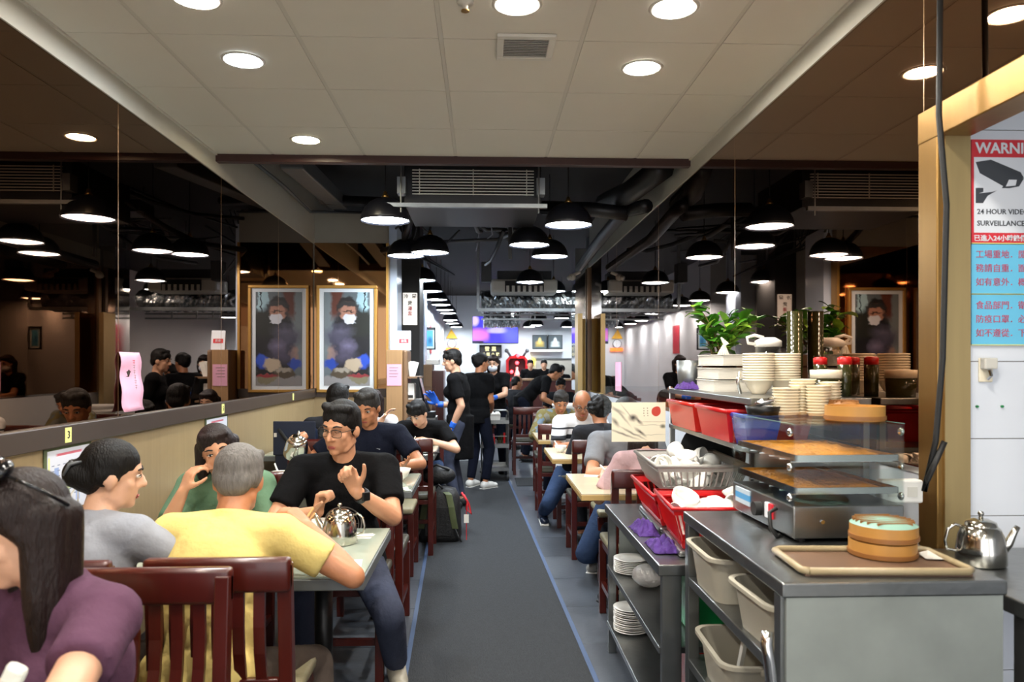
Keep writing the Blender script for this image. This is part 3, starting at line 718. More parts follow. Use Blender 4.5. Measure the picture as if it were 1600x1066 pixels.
t = struct('wall_pillar', MB().bx(a.x - .02, b.x, 9.0, 9.6, 0, 3.3), 'ink')
o = thing('vertical_sign', 'white lit vertical sign with small dark and red characters on the black pillar', 'sign', ((pt(641, 483, 8.95).x), 8.99, pt(641, 483, 8.95).z))
hs = (508 - 458) * 8.95 / F; ws = (652 - 630) * 8.95 / F
MB().bx(-ws / 2, ws / 2, -.03, 0, -hs / 2, hs / 2).build('panel', mat('lit_sign', 'f4f2ec', .5, emit=('fff8ee', .35)), o, bevel=.003)
for ch, x, z, m in (('冷', -.045, .145, 'ink_grey'), ('圍', .05, .145, 'ink_grey'), ('煲', 0, .065, 'ink_grey'), ('湯', 0, 0, 'ink_red'), ('盅', 0, -.06, 'ink_red')): text(ch, .055, m, o, (x, -.0325, z), bold=.0012)
# bay beyond the pillar
a, b = pt(655, 475, 10.6), pt(664, 560, 10.6)
tag(MB().bx(a.x, b.x, 10.6, 11.0, 0, 3.3).build('trim_12', 'bluewhite'), kind='structure')
t = thing('blue_picture', 'black framed pale blue picture on the white bay wall', 'picture', pt(671, 529, 12.3)); t.location.y = 12.38
f = MB(); ww, hh = .2, .37
f.bx(-ws * 0 - ww / 2, ww / 2, -.03, .01, hh / 2 - .02, hh / 2).bx(-ww / 2, ww / 2, -.03, .01, -hh / 2, -hh / 2 + .02).bx(-ww / 2, -ww / 2 + .02, -.03, .01, -hh / 2, hh / 2).bx(ww / 2 - .02, ww / 2, -.03, .01, -hh / 2, hh / 2).build('frame', 'frame_black', t)
MB().bx(-ww / 2 + .01, ww / 2 - .01, -.01, 0, -hh / 2 + .01, hh / 2 - .01).build('print', print_mat('blue_print', 'c4d4da', [('b', 0, 0, .055, .13, '4f9cc4', .05, 0), ('e', .01, -.03, .03, .05, '2f6a9a', .6, 0)]), t)
t = thing('low_cabinet', 'walnut low cabinet behind the station with a white box on top', 'cabinet', (pt(668, 620, 10.4).x, 10.3, 0))
MB().bx(-.13, .07, 0, .5, 0, 1.46).build('carcass', 'cabinet_wood', t, bevel=.005); MB().bx(.07, .23, .02, .5, 0, 1.38).build('end_panel', 'red_wood', t, bevel=.005); MB().bx(-.02, .16, .1, .4, 1.46, 1.53).build('white_box', 'white', t, bevel=.01)
# red/brown poster and red wood dresser on the left far wall
q = pt(684, 530, 14.5); o = board('red_poster', 'dark red poster on the left wall of the far hall', 'poster', (-.985, 14.6, q.z), .5, .55, 'red_velvet', R(90)); o.location.x = -.99
t = thing('menu_emblem', 'orange triangle and white round plate emblem above an orange strip', 'sign', (pt(706, 530, 19.9).x, 19.98, pt(706, 530, 19.9).z))
k = 19.9 / F
MB().prism([(-9 * k, 1 * k), (9 * k, 1 * k), (-1 * k, 16 * k)], -.03, 0).build('triangle', 'yellow', t)
MB().cyl((0, -.03, -7 * k), (0, 0, -7 * k), 7 * k, n=24).build('plate', 'frame_black', t); MB().cyl((0, -.035, -7 * k), (0, -.029, -7 * k), 6.2 * k, n=24).build('plate_face', 'sign_white', t)
MB().bx(-9 * k, 11 * k, -.05, 0, -19 * k, -13.5 * k).build('orange_strip', mat('orange_lit', 'ff8a3a', .5, emit=('ff7a2a', .8)), t)
# TV
a, b = pt(738, 494, 18.0), pt(810, 537, 18.0)
t = thing('television', 'wide wall television showing a blue and purple picture', 'television', ((a.x + b.x) / 2, 18.0, (a.z + b.z) / 2))
w_, h_ = b.x - a.x, a.z - b.z
MB().bx(-w_ / 2, w_ / 2, 0, .06, -h_ / 2, h_ / 2).build('housing', 'screen_black', t, bevel=.005)
MB().bx(-w_ / 2 + .01, w_ / 2 - .01, -.004, 0, -h_ / 2 + .02, h_ / 2 - .01).build('screen', print_mat('tv_picture', '3a36b8', [('e', -.4, -.12, .3, .14, 'a85aa0', .4, 0), ('e', .05, -.02, .22, .09, '9c92ee', .3, 0), ('b', .05, -.2, .2, .12, '3028c8', .2, 0), ('e', .42, -.1, .2, .2, '4a4ee0', .6, 0), ('e', -.5, .22, .1, .12, 'b9a4ea', .3, 0), ('b', -.42, -.29, .14, .02, '101018', .2, 0)], .3, emit=.8), t)
MB().cyl((0, .03, h_ / 2), (0, .03, 3.3 - t.location.z), .025).build('hanger', 'black_metal', t)
# black signboard with gold characters
a, b = pt(749, 539, 19.9), pt(784, 559, 19.9)
t = thing('name_board', 'black signboard with gold characters on the far wall', 'sign', ((a.x + b.x) / 2, 19.98, (a.z + b.z) / 2)); w_, h_ = b.x - a.x, a.z - b.z
MB().bx(-w_ / 2, w_ / 2, -.03, 0, -h_ / 2, h_ / 2).build('board', 'screen_black', t)
for ch, x, z, s in (('雪', -.09, .055, .13), ('嘉', .09, .055, .13), ('民', -.19, -.085, .09), ('間', -.065, -.085, .09), ('小', .065, -.085, .09), ('籠', .19, -.085, .09)): text(ch, s, 'gold_text', t, (x, -.034, z), bold=.002)
# shrine
a, b = pt(791, 548, 19.4), pt(825, 591, 19.4); s_ = 19.4 / F
t = thing('altar_shrine', 'glossy red altar shrine with glowing red lamps and antler finials', 'shrine', ((a.x + b.x) / 2, 19.4, b.z))
c_ = 17 * s_; h_ = 33 * s_
MB().prism([(-c_, 0), (-c_ * .78, 0), (-c_ * .78, h_ * .8), (-c_ * .62, h_ * .93), (c_ * .62, h_ * .93), (c_ * .78, h_ * .8), (c_ * .78, 0), (c_, 0), (c_, h_ * .85), (c_ * .7, h_ * 1.03), (c_ * .3, h_ * 1.06), (0, h_ * 1.17), (-c_ * .3, h_ * 1.06), (-c_ * .7, h_ * 1.03), (-c_, h_ * .85)], 0, .4).build('arch', 'red_velvet', t)
MB().bx(-c_ * .8, c_ * .8, .2, .38, 0, h_ * .95).build('niche', 'shrine_dark', t)
MB().bx(-c_ * 1.02, c_ * 1.02, -.05, .42, -.08, 0).build('base', 'red_velvet', t)
for x, z in ((-c_ * .5, h_ * .3), (c_ * .5, h_ * .3), (0, h_ * .72), (0.02, h_ * 1.06)): MB().sph((x, -.0 if z < h_ else -.02, z), .045).build('lamp', 'shrine_light', t, smooth=True)
MB().lathe([(0, .3), (.04, .28), (.03, .22), (.07, .12), (.09, 0), (0, 0)], 12, (0, .08, 0)).build('figure', 'offwhite', t, smooth=True)
for s in (-1, 1): MB().tube([(s * c_ * .55, .1, h_), (s * c_ * .75, .1, h_ * 1.18), (s * c_ * .95, .1, h_ * 1.3)], .03).sph((s * c_ * .95, .1, h_ * 1.3), .055).build('finial', 'greypipe', t, smooth=True)
t2 = thing('altar_cabinet', 'dark red wooden cabinet carrying the red altar shrine', 'cabinet', ((a.x + b.x) / 2, 19.3, 0)); MB().bx(-.35, .35, 0, .6, 0, b.z - .085).build('carcass', 'red_wood', t2, bevel=.006); MB().bx(-.01, .01, -.004, 0, .1, b.z - .2).build('door_gap', 'ink', t2)
# display plaques on a wall shelf
a, b = pt(832, 523, 19.7), pt(881, 546, 19.7)
t = thing('wall_shelf', 'white wall shelf below two dark display plaques', 'shelf', ((a.x + b.x) / 2, 19.98, b.z)); w_ = b.x - a.x
MB().bx(-w_ / 2 - .04, w_ / 2, -.25, 0, -.06, 0).build('board', 'offwhite', t); MB().bx(-w_ / 2, w_ / 2, -.03, 0, -.24, -.06).build('apron', 'white_wall', t)
for s, l in ((-1, 'dark framed plaque with a gold emblem leaning on the white shelf'), (1, 'dark framed plaque with a silver emblem leaning on the white shelf')):
    q = thing('plaque', l, 'plaque', ((a.x + b.x) / 2 + s * w_ / 4, 19.85, b.z)); MB().bx(-w_ / 4 + .01, w_ / 4 - .01, 0, .03, 0, a.z - b.z).build('frame', 'frame_black', q)
    MB().bx(-w_ / 4 + .03, w_ / 4 - .03, -.004, 0, .03, a.z - b.z - .02).build('print', print_mat('plaque_print', '39454a', [('e', 0, .17, .1, .06, 'b99a4a' if s < 0 else 'b4bcbc', .4, 0), ('e', 0, .24, .04, .07, 'd6c27a' if s < 0 else 'cfd6d6', .4, 0), ('b', 0, .1, .11, .03, '8a7a3a' if s < 0 else 'aeb6b6', .3, 0)]), q)
a, b = pt(842, 562, 19.0), pt(898, 592, 19.0)
t = thing('steel_splashback', 'plain grey steel panel above the far kitchen counter', 'panel', (a.x, 19.895, b.z)); MB().bx(0, b.x - a.x + .4, 0, .1, 0, a.z - b.z).build('sheet', 'wallband', t); MB().bx(0, b.x - a.x + .4, -.02, .1, a.z - b.z, a.z - b.z + .04).build('top_lip', 'steel', t)
t = thing('far_counter', 'dark wooden counter in front of the far kitchen', 'counter', (pt(820, 594, 17).x, 17.0, 0)); MB().bx(-.2, 2.2, 0, .5, 0, 1.1).build('body', 'red_wood', t); MB().bx(-.22, 2.22, -.03, .53, 1.1, 1.14).build('top', 'cabinet_wood', t)
o = MB().bx(0, .16, 0, .1, 0, .16).build('light_box', 'yellow_light', loc=pt(826, 570, 19.93), bevel=.01); tag(o, 'small glowing yellow light box beside the red shrine', 'light box')
# silver column and yellow door edge at the end of the right mirror
a, b = pt(898, 440, 10.0), pt(918, 620, 10.0)
tag(MB().bx(a.x, XR + .02, 9.9, 10.3, 1.12, 3.0).build('trim_13', 'silver_mirror'), kind='structure')
a, b = pt(899, 498, 9.9), pt(915, 640, 9.9)
d2 = tag(MB().bx(a.x + .015, b.x, 9.86, 9.9, 0, a.z).build('door_2', 'yellow_door'), kind='structure')
tag(MB().bx(a.x, a.x + .06, 9.6, 9.9, 0, a.z + .05).build('door_3', 'goldlight'), kind='structure')
# pink strip and thin posts on the right mirror
q0, q1 = wall_r(963, 566), wall_r(971, 612)
o = board('pink_notice', 'narrow pink paper strip stuck on the right mirror', 'notice', (XR - .008, (q0.y + q1.y) / 2, (q0.z + q1.z) / 2), .32, (q0.z - q1.z), 'pink_paper', -RL)
# cable along the brass jamb, power strip, switch, signs on the kitchen wall
o = MB().tube([pt(1469, -10, 2.2), pt(1467, 180, 2.2), pt(1479, 320, 2.19), pt(1473, 560, 2.2), pt(1462, 690, 2.2), pt(1444, 768, 2.22), pt(1450, 748, 2.2), pt(1476, 690, 2.19)], .0085, 8).build('power_cable', 'rubber', smooth=True); tag(o, 'thick black power cable hanging down the brass door jamb', 'cable')
t = thing('power_strip', 'white power socket strip on the wall beside the food warmer', 'socket', pt(1410, 768, 2.28)); MB().bx(-.07, .06, -.01, .03, -.035, .035).build('housing', 'white', t, bevel=.006)
for k in range(2): MB().bx(-.05 + .06 * k, -.02 + .06 * k, -.012, -.01, -.015, .015).build('socket', 'offwhite', t)
t = thing('warning_sign', 'red and white WARNING video surveillance sign on the white kitchen wall', 'sign', pt(1512, 302, 2.34)); t.location.y = 2.262
w_, h_ = .25, .325
MB().bx(0, w_, 0, .004, -h_ / 2, h_ / 2).build('plate', 'sign_red', t); MB().bx(.007, w_ - .007, -.001, 0, -h_ / 2 + .036, h_ / 2 - .055).build('white_field', 'sign_white', t)
text('WARNING', .046, 'sign_white', t, (.012, -.001, h_ / 2 - .028), align='LEFT', bold=.0012)
text('24 HOUR VIDEO', .0225, 'sign_dark', t, (.016, -.0015, -.062), align='LEFT', bold=.0003); text('SURVEILLANCE', .0225, 'sign_dark', t, (.016, -.0015, -.098), align='LEFT', bold=.0003)
text('已進入24小時錄像監察', .021, 'sign_white', t, (.006, -.001, -h_ / 2 + .018), align='LEFT', bold=.0004)
cx, cz = .1, .045
MB().prism([(.012, .092), (.025, .058), (.1, .018), (.165, .045), (.155, .062), (.06, .1)], -.0016, -.001).build('camera_body', 'sign_dark', t)
MB().prism([(.095, .012), (.12, .012), (.15, .018), (.165, .043), (.115, .043)], -.0022, -.0016).build('camera_lens', 'sign_dark', t); MB().prism([(.107, .017), (.138, .02), (.142, .038), (.117, .038)], -.0028, -.0022).build('lens_gap', 'sign_white', t)
MB().prism([(.012, -.035), (.012, .012), (.036, .012), (.036, .0), (.022, -.005), (.065, .0), (.08, .005), (.05, -.012), (.035, -.035)], -.0016, -.001).build('bracket', 'sign_dark', t)
for yc, lines, lb in ((421, ('工場重地．閒人', '務請自重．面斥', '如有意外．概不'), 'light blue notice with red characters directly under the WARNING sign'), (500, ('食品部門．衛生', '防疫口罩．必須', '如不遵從．下不'), 'light blue notice with red characters, lower of the two below the WARNING sign')):
    t = thing('blue_notice', lb, 'sign', pt(1512, yc, 2.34)); t.location.y = 2.262
    MB().bx(0, w_, 0, .004, -.077, .077).build('plate', 'sign_blue', t)
    f = MB()
    for a in ((0, w_, -.08, -.077), (0, w_, .077, .08)): f.bx(a[0], a[1], -.001, .004, a[2], a[3])
    f.build('edge', 'tag_yellow', t)
    for k, l in enumerate(lines): text(l, .027, 'sign_redtext', t, (.012, -.0008, .043 - .043 * k), align='LEFT')
t = thing('wall_hook', 'small beige plastic hook box on the white kitchen wall', 'hook', pt(1535, 577, 2.34)); t.location.y = 2.268
MB().bx(-.022, .022, -.006, 0, -.04, .035).build('back_plate', 'melamine', t, bevel=.003); MB().bx(-.02, .022, -.03, -.006, .0, .035).build('clip', 'offwhite', t, bevel=.004); MB().tube([(0, -.02, 0), (0, -.03, -.02), (0, -.015, -.03)], .005).build('hook', 'chrome', t)
for px in (1522, 1562):
    q = pt(px, 635, 2.34); o = MB().cyl((q.x, 2.269, q.z), (q.x, 2.262, q.z), .004, n=8).build('wall_plug', 'green_plastic'); tag(o, 'tiny green wall plug in the white kitchen wall', 'plug', 'green wall plugs')
# ------------------------------------------------------------------ chairs and tables
def chair0(cush):
    t = thing('dining_chair', '', 'chair')
    for s in (-1, 1):
        MB().prism([(s * .21, 0), (s * .17, 0), (s * .17, .43), (s * .21, .43)], .17, .21).build('leg', 'cherry', t, bevel=.004)
        pts = [(-.175, 0), (-.205, 0), (-.215, .45), (-.245, .88), (-.205, .88), (-.172, .45)]
        mb = MB(); n = len(pts); x0, x1 = s * .19 - .02, s * .19 + .02
        mb.add([(x0, a, b) for a, b in pts] + [(x1, a, b) for a, b in pts], [tuple(range(n)), tuple(range(n, 2 * n))[::-1]] + [(i, n + i, n + (i + 1) % n, (i + 1) % n) for i in range(n)])
        mb.build('rear_post', 'cherry', t, bevel=.004)
        MB().bx(s * .19 - .012, s * .19 + .012, -.18, .18, .16, .19).build('side_stretcher', 'cherry', t)
    MB().bx(-.2, .2, -.2, .2, .395, .43).build('seat_frame', 'cherry', t, bevel=.004)
    MB().bx(-.205, .205, -.19, .215, .43, .472).build('seat_cushion', cush, t, bevel=.014, smooth=True)
    MB().bx(-.21, .21, -.255, -.212, .80, .90).build('top_rail', 'cherry', t, bevel=.012, smooth=True)
    MB().bx(-.17, .17, -.225, -.200, .50, .54).build('lower_rail', 'cherry', t, bevel=.004)
    MB().bx(-.17, .17, .178, .2, .17, .2).build('front_stretcher', 'cherry', t)
    mb = MB(); ys = [(-.212, .54), (-.232, .62), (-.238, .70), (-.236, .80)]; vs = []; fs = []
    for y, z in ys: vs += [(-.016, y - .007, z), (.016, y - .007, z), (.016, y + .007, z), (-.016, y + .007, z)]
    for i in range(3):
        for k in range(4): fs.append((i * 4 + k, i * 4 + (k + 1) % 4, i * 4 + 4 + (k + 1) % 4, i * 4 + 4 + k))
    me = mb.add(vs, fs + [(3, 2, 1, 0), (12, 13, 14, 15)]).mesh('slat')
    for k in range(5): o = link('slat', me, 'cherry', t); o.location.x = -.12 + .06 * k
    return t
CH = {}
def chair(x, y, face, label, cush='cushion', group='cherry wood dining chairs'):
    """face: 0 faces away from the camera, 180 faces it"""
    if cush not in CH:
        CH[cush] = chair0(cush); o = CH[cush]; o.location = (x, y, 0); o.rotation_euler[2] = R(face); o['label'] = label; o['group'] = group; return o
    return dup(CH[cush], (x, y, 0), R(face), label, group)
chair(-.90, 1.87, 180, 'dark cherry slatted chair carrying the woman in the purple shirt')
chair(-.765, 2.44, 0, 'dark cherry slatted chair carrying the man in the yellow shirt', 'cushion_cream')
chair(-1.27, 2.42, 0, 'dark cherry slatted chair carrying the woman in the grey blouse')
chair(-.66, 3.66, 180, 'dark cherry slatted chair carrying the man in glasses and black shirt')
chair(-1.27, 3.68, 180, 'dark cherry slatted chair carrying the woman in green')
chair(-.63, 4.20, 0, 'empty cherry chair back to back with the man in glasses')
chair(-1.2, 4.20, 0, 'empty cherry chair back to back with the woman in green')
chair(-.68, 5.38, 180, 'dark cherry chair carrying the man pouring tea', 'cushion_cream')
chair(-1.22, 5.38, 180, 'empty cherry chair under the hanging navy bag')
chair(-1.13, 5.92, 0, 'dark cherry chair carrying the dark haired diner seen from behind')
chair(-.58, 5.92, 0, 'empty cherry chair with its back to the man pouring tea')
chair(-.58, 7.1, 180, 'dark cherry chair carrying the boy in the black shirt')
chair(-1.02, 7.15, 180, 'dark cherry chair carrying the long haired woman in white')
chair(.90, 4.2, 0, 'cherry chair behind the clear screen carrying the woman in pale pink', 'cushion_cream')
chair(.99, 5.22, 180, 'cherry chair carrying the diner in the grey shirt', 'cushion_cream')
chair(.88, 5.78, 0, 'cherry chair with solid high back carrying the curly haired diner')
chair(.88, 6.87, 180, 'cherry chair carrying the man in the striped polo shirt')
chair(.74, 7.3, 0, 'empty cherry chair at the third cream table, back toward the striped polo')
chair(.80, 8.45, 180, 'cherry chair carrying the man in the patterned jacket')
chair(.62, 10.1, 0, 'empty cherry chair beside the bending waiter')
chair(.45, 12.6, -50, 'cherry chair carrying the man with the shaved sides')
chair(1.22, 12.3, 180, 'cherry chair carrying the diner near the white buckets')

def booth_table(y0, y1, label, x0=-1.72, x1=-.395):
    t = thing('booth_table', label, 'table', ((x0 + x1) / 2, (y0 + y1) / 2, 0)); w_, h_ = (x1 - x0) / 2, (y1 - y0) / 2
    MB().bx(-w_, w_, -h_, h_, .702, .742).build('table_edge', 'table_edge', t, bevel=.004)
    MB().bx(-w_ + .004, w_ - .004, -h_ + .004, h_ - .004, .742, .750).build('glass_top', 'tabletop', t, bevel=.002)
    for sx in (-w_ * .68, w_ * .68):
        MB().cyl((sx, 0, .03), (sx, 0, .702), .035).build('column', 'black_metal', t, smooth=True)
        MB().bx(sx - .03, sx + .03, -.27, .27, 0, .03).build('foot', 'black_metal', t, bevel=.006)
    return t
booth_table(.55, 1.22, 'grey edged glass topped booth table in front of the woman in purple')
booth_table(2.53, 3.28, 'grey edged glass topped booth table with the big steel teapot')
booth_table(4.26, 4.92, 'grey edged glass topped booth table with the large white bowl')
booth_table(5.93, 6.62, 'grey edged glass topped booth table in front of the boy in black', x1=-.375)
booth_table(8.7, 9.2, 'small glass topped table behind the station cabinet', x0=-.75, x1=-.45)
def cream_table(y0, y1, label, x0, x1=1.39):
    t = thing('cream_table', label, 'table', ((x0 + x1) / 2, (y0 + y1) / 2, 0)); w_, h_ = (x1 - x0) / 2, (y1 - y0) / 2
    MB().bx(-w_, w_, -h_, h_, .712, .744).build('table_edge', 'table_yellow_edge', t, bevel=.004)
    MB().bx(-w_ + .002, w_ - .002, -h_ + .002, h_ - .002, .744, .750).build('laminate_top', 'table_cream', t)
    MB().cyl((.05, 0, .05), (.05, 0, .712), .032).build('column', 'chrome', t, smooth=True)
    for a in range(4): 
        q = R(45 + 90 * a); MB().tube([(.05, 0, .06), (.05 + .16 * math.cos(q), .16 * math.sin(q), .04), (.05 + .33 * math.cos(q), .33 * math.sin(q), .018)], [.026, .02, .014]).build('foot', 'chrome', t, smooth=True)
    return t
cream_table(4.09, 4.86, 'cream laminate table between the grey shirt and pale pink diners', .545)
cream_table(5.62, 6.40, 'cream laminate table with the small white bowl and spoon', .53)
cream_table(7.02, 7.95, 'cream laminate table in front of the man in the patterned jacket', .53)
cream_table(10.9, 11.6, 'cream laminate table the bending waiter leans over', .9, 1.7)

# ------------------------------------------------------------------ crockery and small things on the tables
def lathe_obj(name, label, cat, prof, m, loc, n=24, group=None, closed=True, rz=0):
    o = MB().lathe(prof, n, closed=closed).build(name, m, smooth=True, loc=loc, rz=rz); return tag(o, label, cat, group)
def cup_prof(r, h, t=.004): return [(r * .62, 0), (r * .7, .003), (r * .95, h * .5), (r, h), (r - t, h), (r * .93 - t, h * .5), (r * .6, .008), (0, .007), (0, 0)]
def bowl_prof(r, h, t=.004): return [(r * .42, 0), (r * .45, h * .1), (r * .8, h * .45), (r, h), (r - t, h), (r * .78 - t, h * .47), (r * .4, h * .16), (0, h * .14), (0, 0)]
def kettle(label, loc, rz, s=1.0, tilt=None):
    t = thing('teapot', label, 'teapot', loc, rz)
    MB().lathe([(0, 0), (.075, 0), (.08, .006), (.079, .05), (.072, .10), (.062, .125), (.05, .137), (0, .14)], 28).build('body', 'steel_pot', t, smooth=True)
    l = MB().lathe([(.052, .135), (.048, .148), (.025, .158), (0, .16)], 24).build('lid', 'steel_pot', t, smooth=True)
    MB().lathe([(0, .16), (.008, .16), (.006, .168), (.011, .176), (.008, .184), (0, .186)], 12).build('lid_knob', 'steel_pot', l, smooth=True)
    MB().tube([(-.066, 0, .05), (-.09, 0, .075), (-.108, 0, .115), (-.12, 0, .135)], [.021, .015, .011, .009], 12).build('spout', 'steel_pot', t, smooth=True)
    MB().tube([(.06, 0, .128), (.085, 0, .138), (.108, 0, .12), (.118, 0, .08), (.112, 0, .05), (.085, 0, .045), (.076, 0, .05)], .0055, 8).build('handle', 'steel_pot', t, smooth=True)
    t.scale = (s, s, s)
    return t
TZ = .7505
p = pt(531, 848, 2.98); kettle('large stainless steel teapot with curved handle on the front booth table', (p.x, p.y + .0, TZ), R(-8), .86)
def on(px, py, z=TZ):
    d = F * (CAM_H - z) / (py - HOR); q = pt(px, py, d); return V((q.x, q.y, z))
q = on(500, 832); lathe_obj('tea_cup', 'white tea cup beside the big steel teapot', 'cup', cup_prof(.036, .055), 'china_white', q)
q = on(283, 838); lathe_obj('tea_cup', 'tall white cup between the woman in green and the yellow shirt', 'cup', cup_prof(.035, .075), 'china_white', q)
q = on(525, 882); o = MB().bx(-.09, .09, -.05, .05, 0, .001).build('place_mat', print_mat('place_mat_print', 'dfe0dc', [('e', .02, 0, .03, .02, 'b03030', .3, 0)]), loc=q, rz=R(6)); tag(o, 'white paper place mat with a red mark by the yellow sleeve', 'place mat')
q = on(560, 838); o = MB().bx(-.06, .06, -.04, .04, 0, .001).obx((.01, .0, .004), (.1, .05, .002), Matrix.Rotation(R(14), 3, 'Z')).build('napkin', 'paper', loc=q, rz=R(-8)); tag(o, 'crumpled white napkin behind the big teapot', 'napkin')
q = on(470, 836); o = MB().obx((0, 0, .004), (.16, .018, .008), Matrix.Rotation(R(-35), 3, 'Z')).build('mobile_phone', 'screen_black', loc=q, bevel=.002); tag(o, 'black phone lying on the front booth table', 'phone')
q = on(300, 834); o = MB().bx(-.04, .04, -.03, .03, 0, .002).build('napkin', 'paper', loc=q, rz=R(20)); tag(o, 'white folded napkin near the tall white cup', 'napkin')
t = thing('chopsticks', 'pair of pale wooden chopsticks in the yellow shirt diner\'s hand', 'chopsticks', (0, 0, 0))
MB().cyl(pt(468, 826, 2.54), pt(489, 795, 2.72), .0035, .005, 6).build('stick', 'bamboo', t); MB().cyl(pt(471, 829, 2.54), pt(491, 803, 2.74), .0035, .005, 6).build('stick', 'bamboo', t)
# paper bag by the wall
q = on(232, 812); t = thing('paper_bag', 'brown paper bag with cord handles on the front booth table by the wall', 'bag', (-1.62, 3.12, TZ), R(12))
MB().add([(-.07, -.05, 0), (.07, -.05, 0), (.07, .05, 0), (-.07, .05, 0), (-.075, -.045, .13), (.075, -.045, .13), (.075, .045, .13), (-.075, .045, .13)], [(0, 3, 2, 1), (0, 1, 5, 4), (1, 2, 6, 5), (2, 3, 7, 6), (3, 0, 4, 7)]).build('bag', 'kraft', t)
for y in (-.045, .045): MB().tube([(-.035, y, .12), (-.034, y, .19), (-.015, y, .22), (.015, y, .22), (.034, y, .19), (.035, y, .12)], .003, 6).build('handle', 'paper', t, smooth=True)
# white standing card behind the woman in grey
t = thing('table_card', 'white folded card standing by the wall behind the woman in grey', 'card', (XL + .2, 2.75, TZ), R(60)); MB().add([(-.06, 0, 0), (.06, 0, 0), (.06, .02, .13), (-.06, .02, .13), (-.06, .05, 0), (.06, .05, 0)], [(0, 1, 2, 3), (3, 2, 5, 4)]).build('card', 'paper', t); MB().bx(-.04, .04, .009, .012, .07, .075).build('printed_line', 'ink_red', t)
# second booth table
q = on(620, 752); lathe_obj('soup_bowl', 'large white soup bowl on the second booth table', 'bowl', bowl_prof(.085, .075), 'porcelain', q, 32)
q = on(628, 762); o = MB().bx(-.06, .06, -.05, .05, 0, .001).build('napkin', 'paper', loc=(q.x - .02, q.y + .03, TZ), rz=R(10)); tag(o, 'white paper napkin under the large soup bowl', 'napkin')
o['label'] = 'white paper napkin in front of the large soup bowl'; o.location.y -= .07
q = on(438, 748); b_ = lathe_obj('rice_bowl', 'small white bowl with a spoon under the poured teapot', 'bowl', bowl_prof(.055, .045), 'china_white', q)
t = thing('soup_spoon', 'white spoon standing in the small bowl under the poured teapot', 'spoon', q + V((0, 0, .02))); MB().tube([(0, 0, 0), (-.02, 0, .035), (-.035, 0, .075)], [.012, .006, .005], 8).build('spoon', 'china_white', t, smooth=True)
t.children[0].name = 'handle'
# hand-held pouring teapot
p = pt(461, 712, 4.85)
k = kettle('shiny steel teapot tipped to pour by the man in the dark polo', p, 0, .95); k.rotation_euler = (R(10), R(-28), R(100))
# third booth table
q = on(632, 703); kettle('small steel teapot in front of the boy in black', q, R(200), .8)
q = on(660, 706); lathe_obj('tea_cup', 'white tea cup by the boy in black', 'cup', cup_prof(.038, .07), 'china_white', q); q = on(653, 702); lathe_obj('tea_cup', 'white tea cup behind another cup by the boy in black', 'cup', cup_prof(.036, .065), 'china_white', (q.x - .01, q.y + .1, TZ))
q = on(668, 708); o = MB().bx(-.08, .08, -.035, .035, 0, .009).build('mobile_phone', 'screen_black', loc=(q.x + .02, q.y - .02, TZ), rz=R(8), bevel=.002); tag(o, 'black phone on the third booth table beside the cups', 'phone')
# right tables
q = on(876, 707); b_ = lathe_obj('rice_bowl', 'small white bowl on the cream table before the striped polo', 'bowl', bowl_prof(.05, .055), 'china_white', q)
t = thing('soup_spoon', 'white spoon leaning in the bowl before the striped polo', 'spoon', q + V((0, 0, .02))); MB().tube([(0, 0, 0), (-.03, 0, .04), (-.05, 0, .075)], [.012, .006, .005], 8).build('handle', 'china_white', t, smooth=True)
q = on(930, 744); o = MB().bx(-.07, .07, -.045, .045, 0, .001).build('napkin', 'paper', loc=q, rz=R(-12)); tag(o, 'white paper napkin by the grey shirt diner', 'napkin')
t = thing('drinking_straw', 'white straw held over the cream table by the pale pink diner', 'straw', (0, 0, 0)); MB().cyl(pt(938, 727, 4.6), pt(946, 735, 4.5), .005, n=8).build('tube', 'china_white', t)
# navy bag hanging by the left wall
q = pt(464, 656, 5.75); t = thing('navy_bag', 'navy blue flap bag with straps propped on the booth bench by the wall', 'bag', (q.x, q.y, .47), R(-6))
MB().bx(-.16, .16, -.05, .05, .0, .50).build('body', 'navy_bag', t, bevel=.02, smooth=True); MB().bx(-.165, .165, -.062, -.05, .30, .56).build('flap', 'navy_bag', t, bevel=.01)
MB().tube([(-.12, -.06, .5), (-.05, -.08, .42), (.06, -.085, .4), (.12, -.07, .3)], .014, 8).build('strap', 'nylon_black', t, smooth=True); MB().bx(-.155, -.135, -.066, -.062, .44, .47).build('label_tab', 'paper', t)
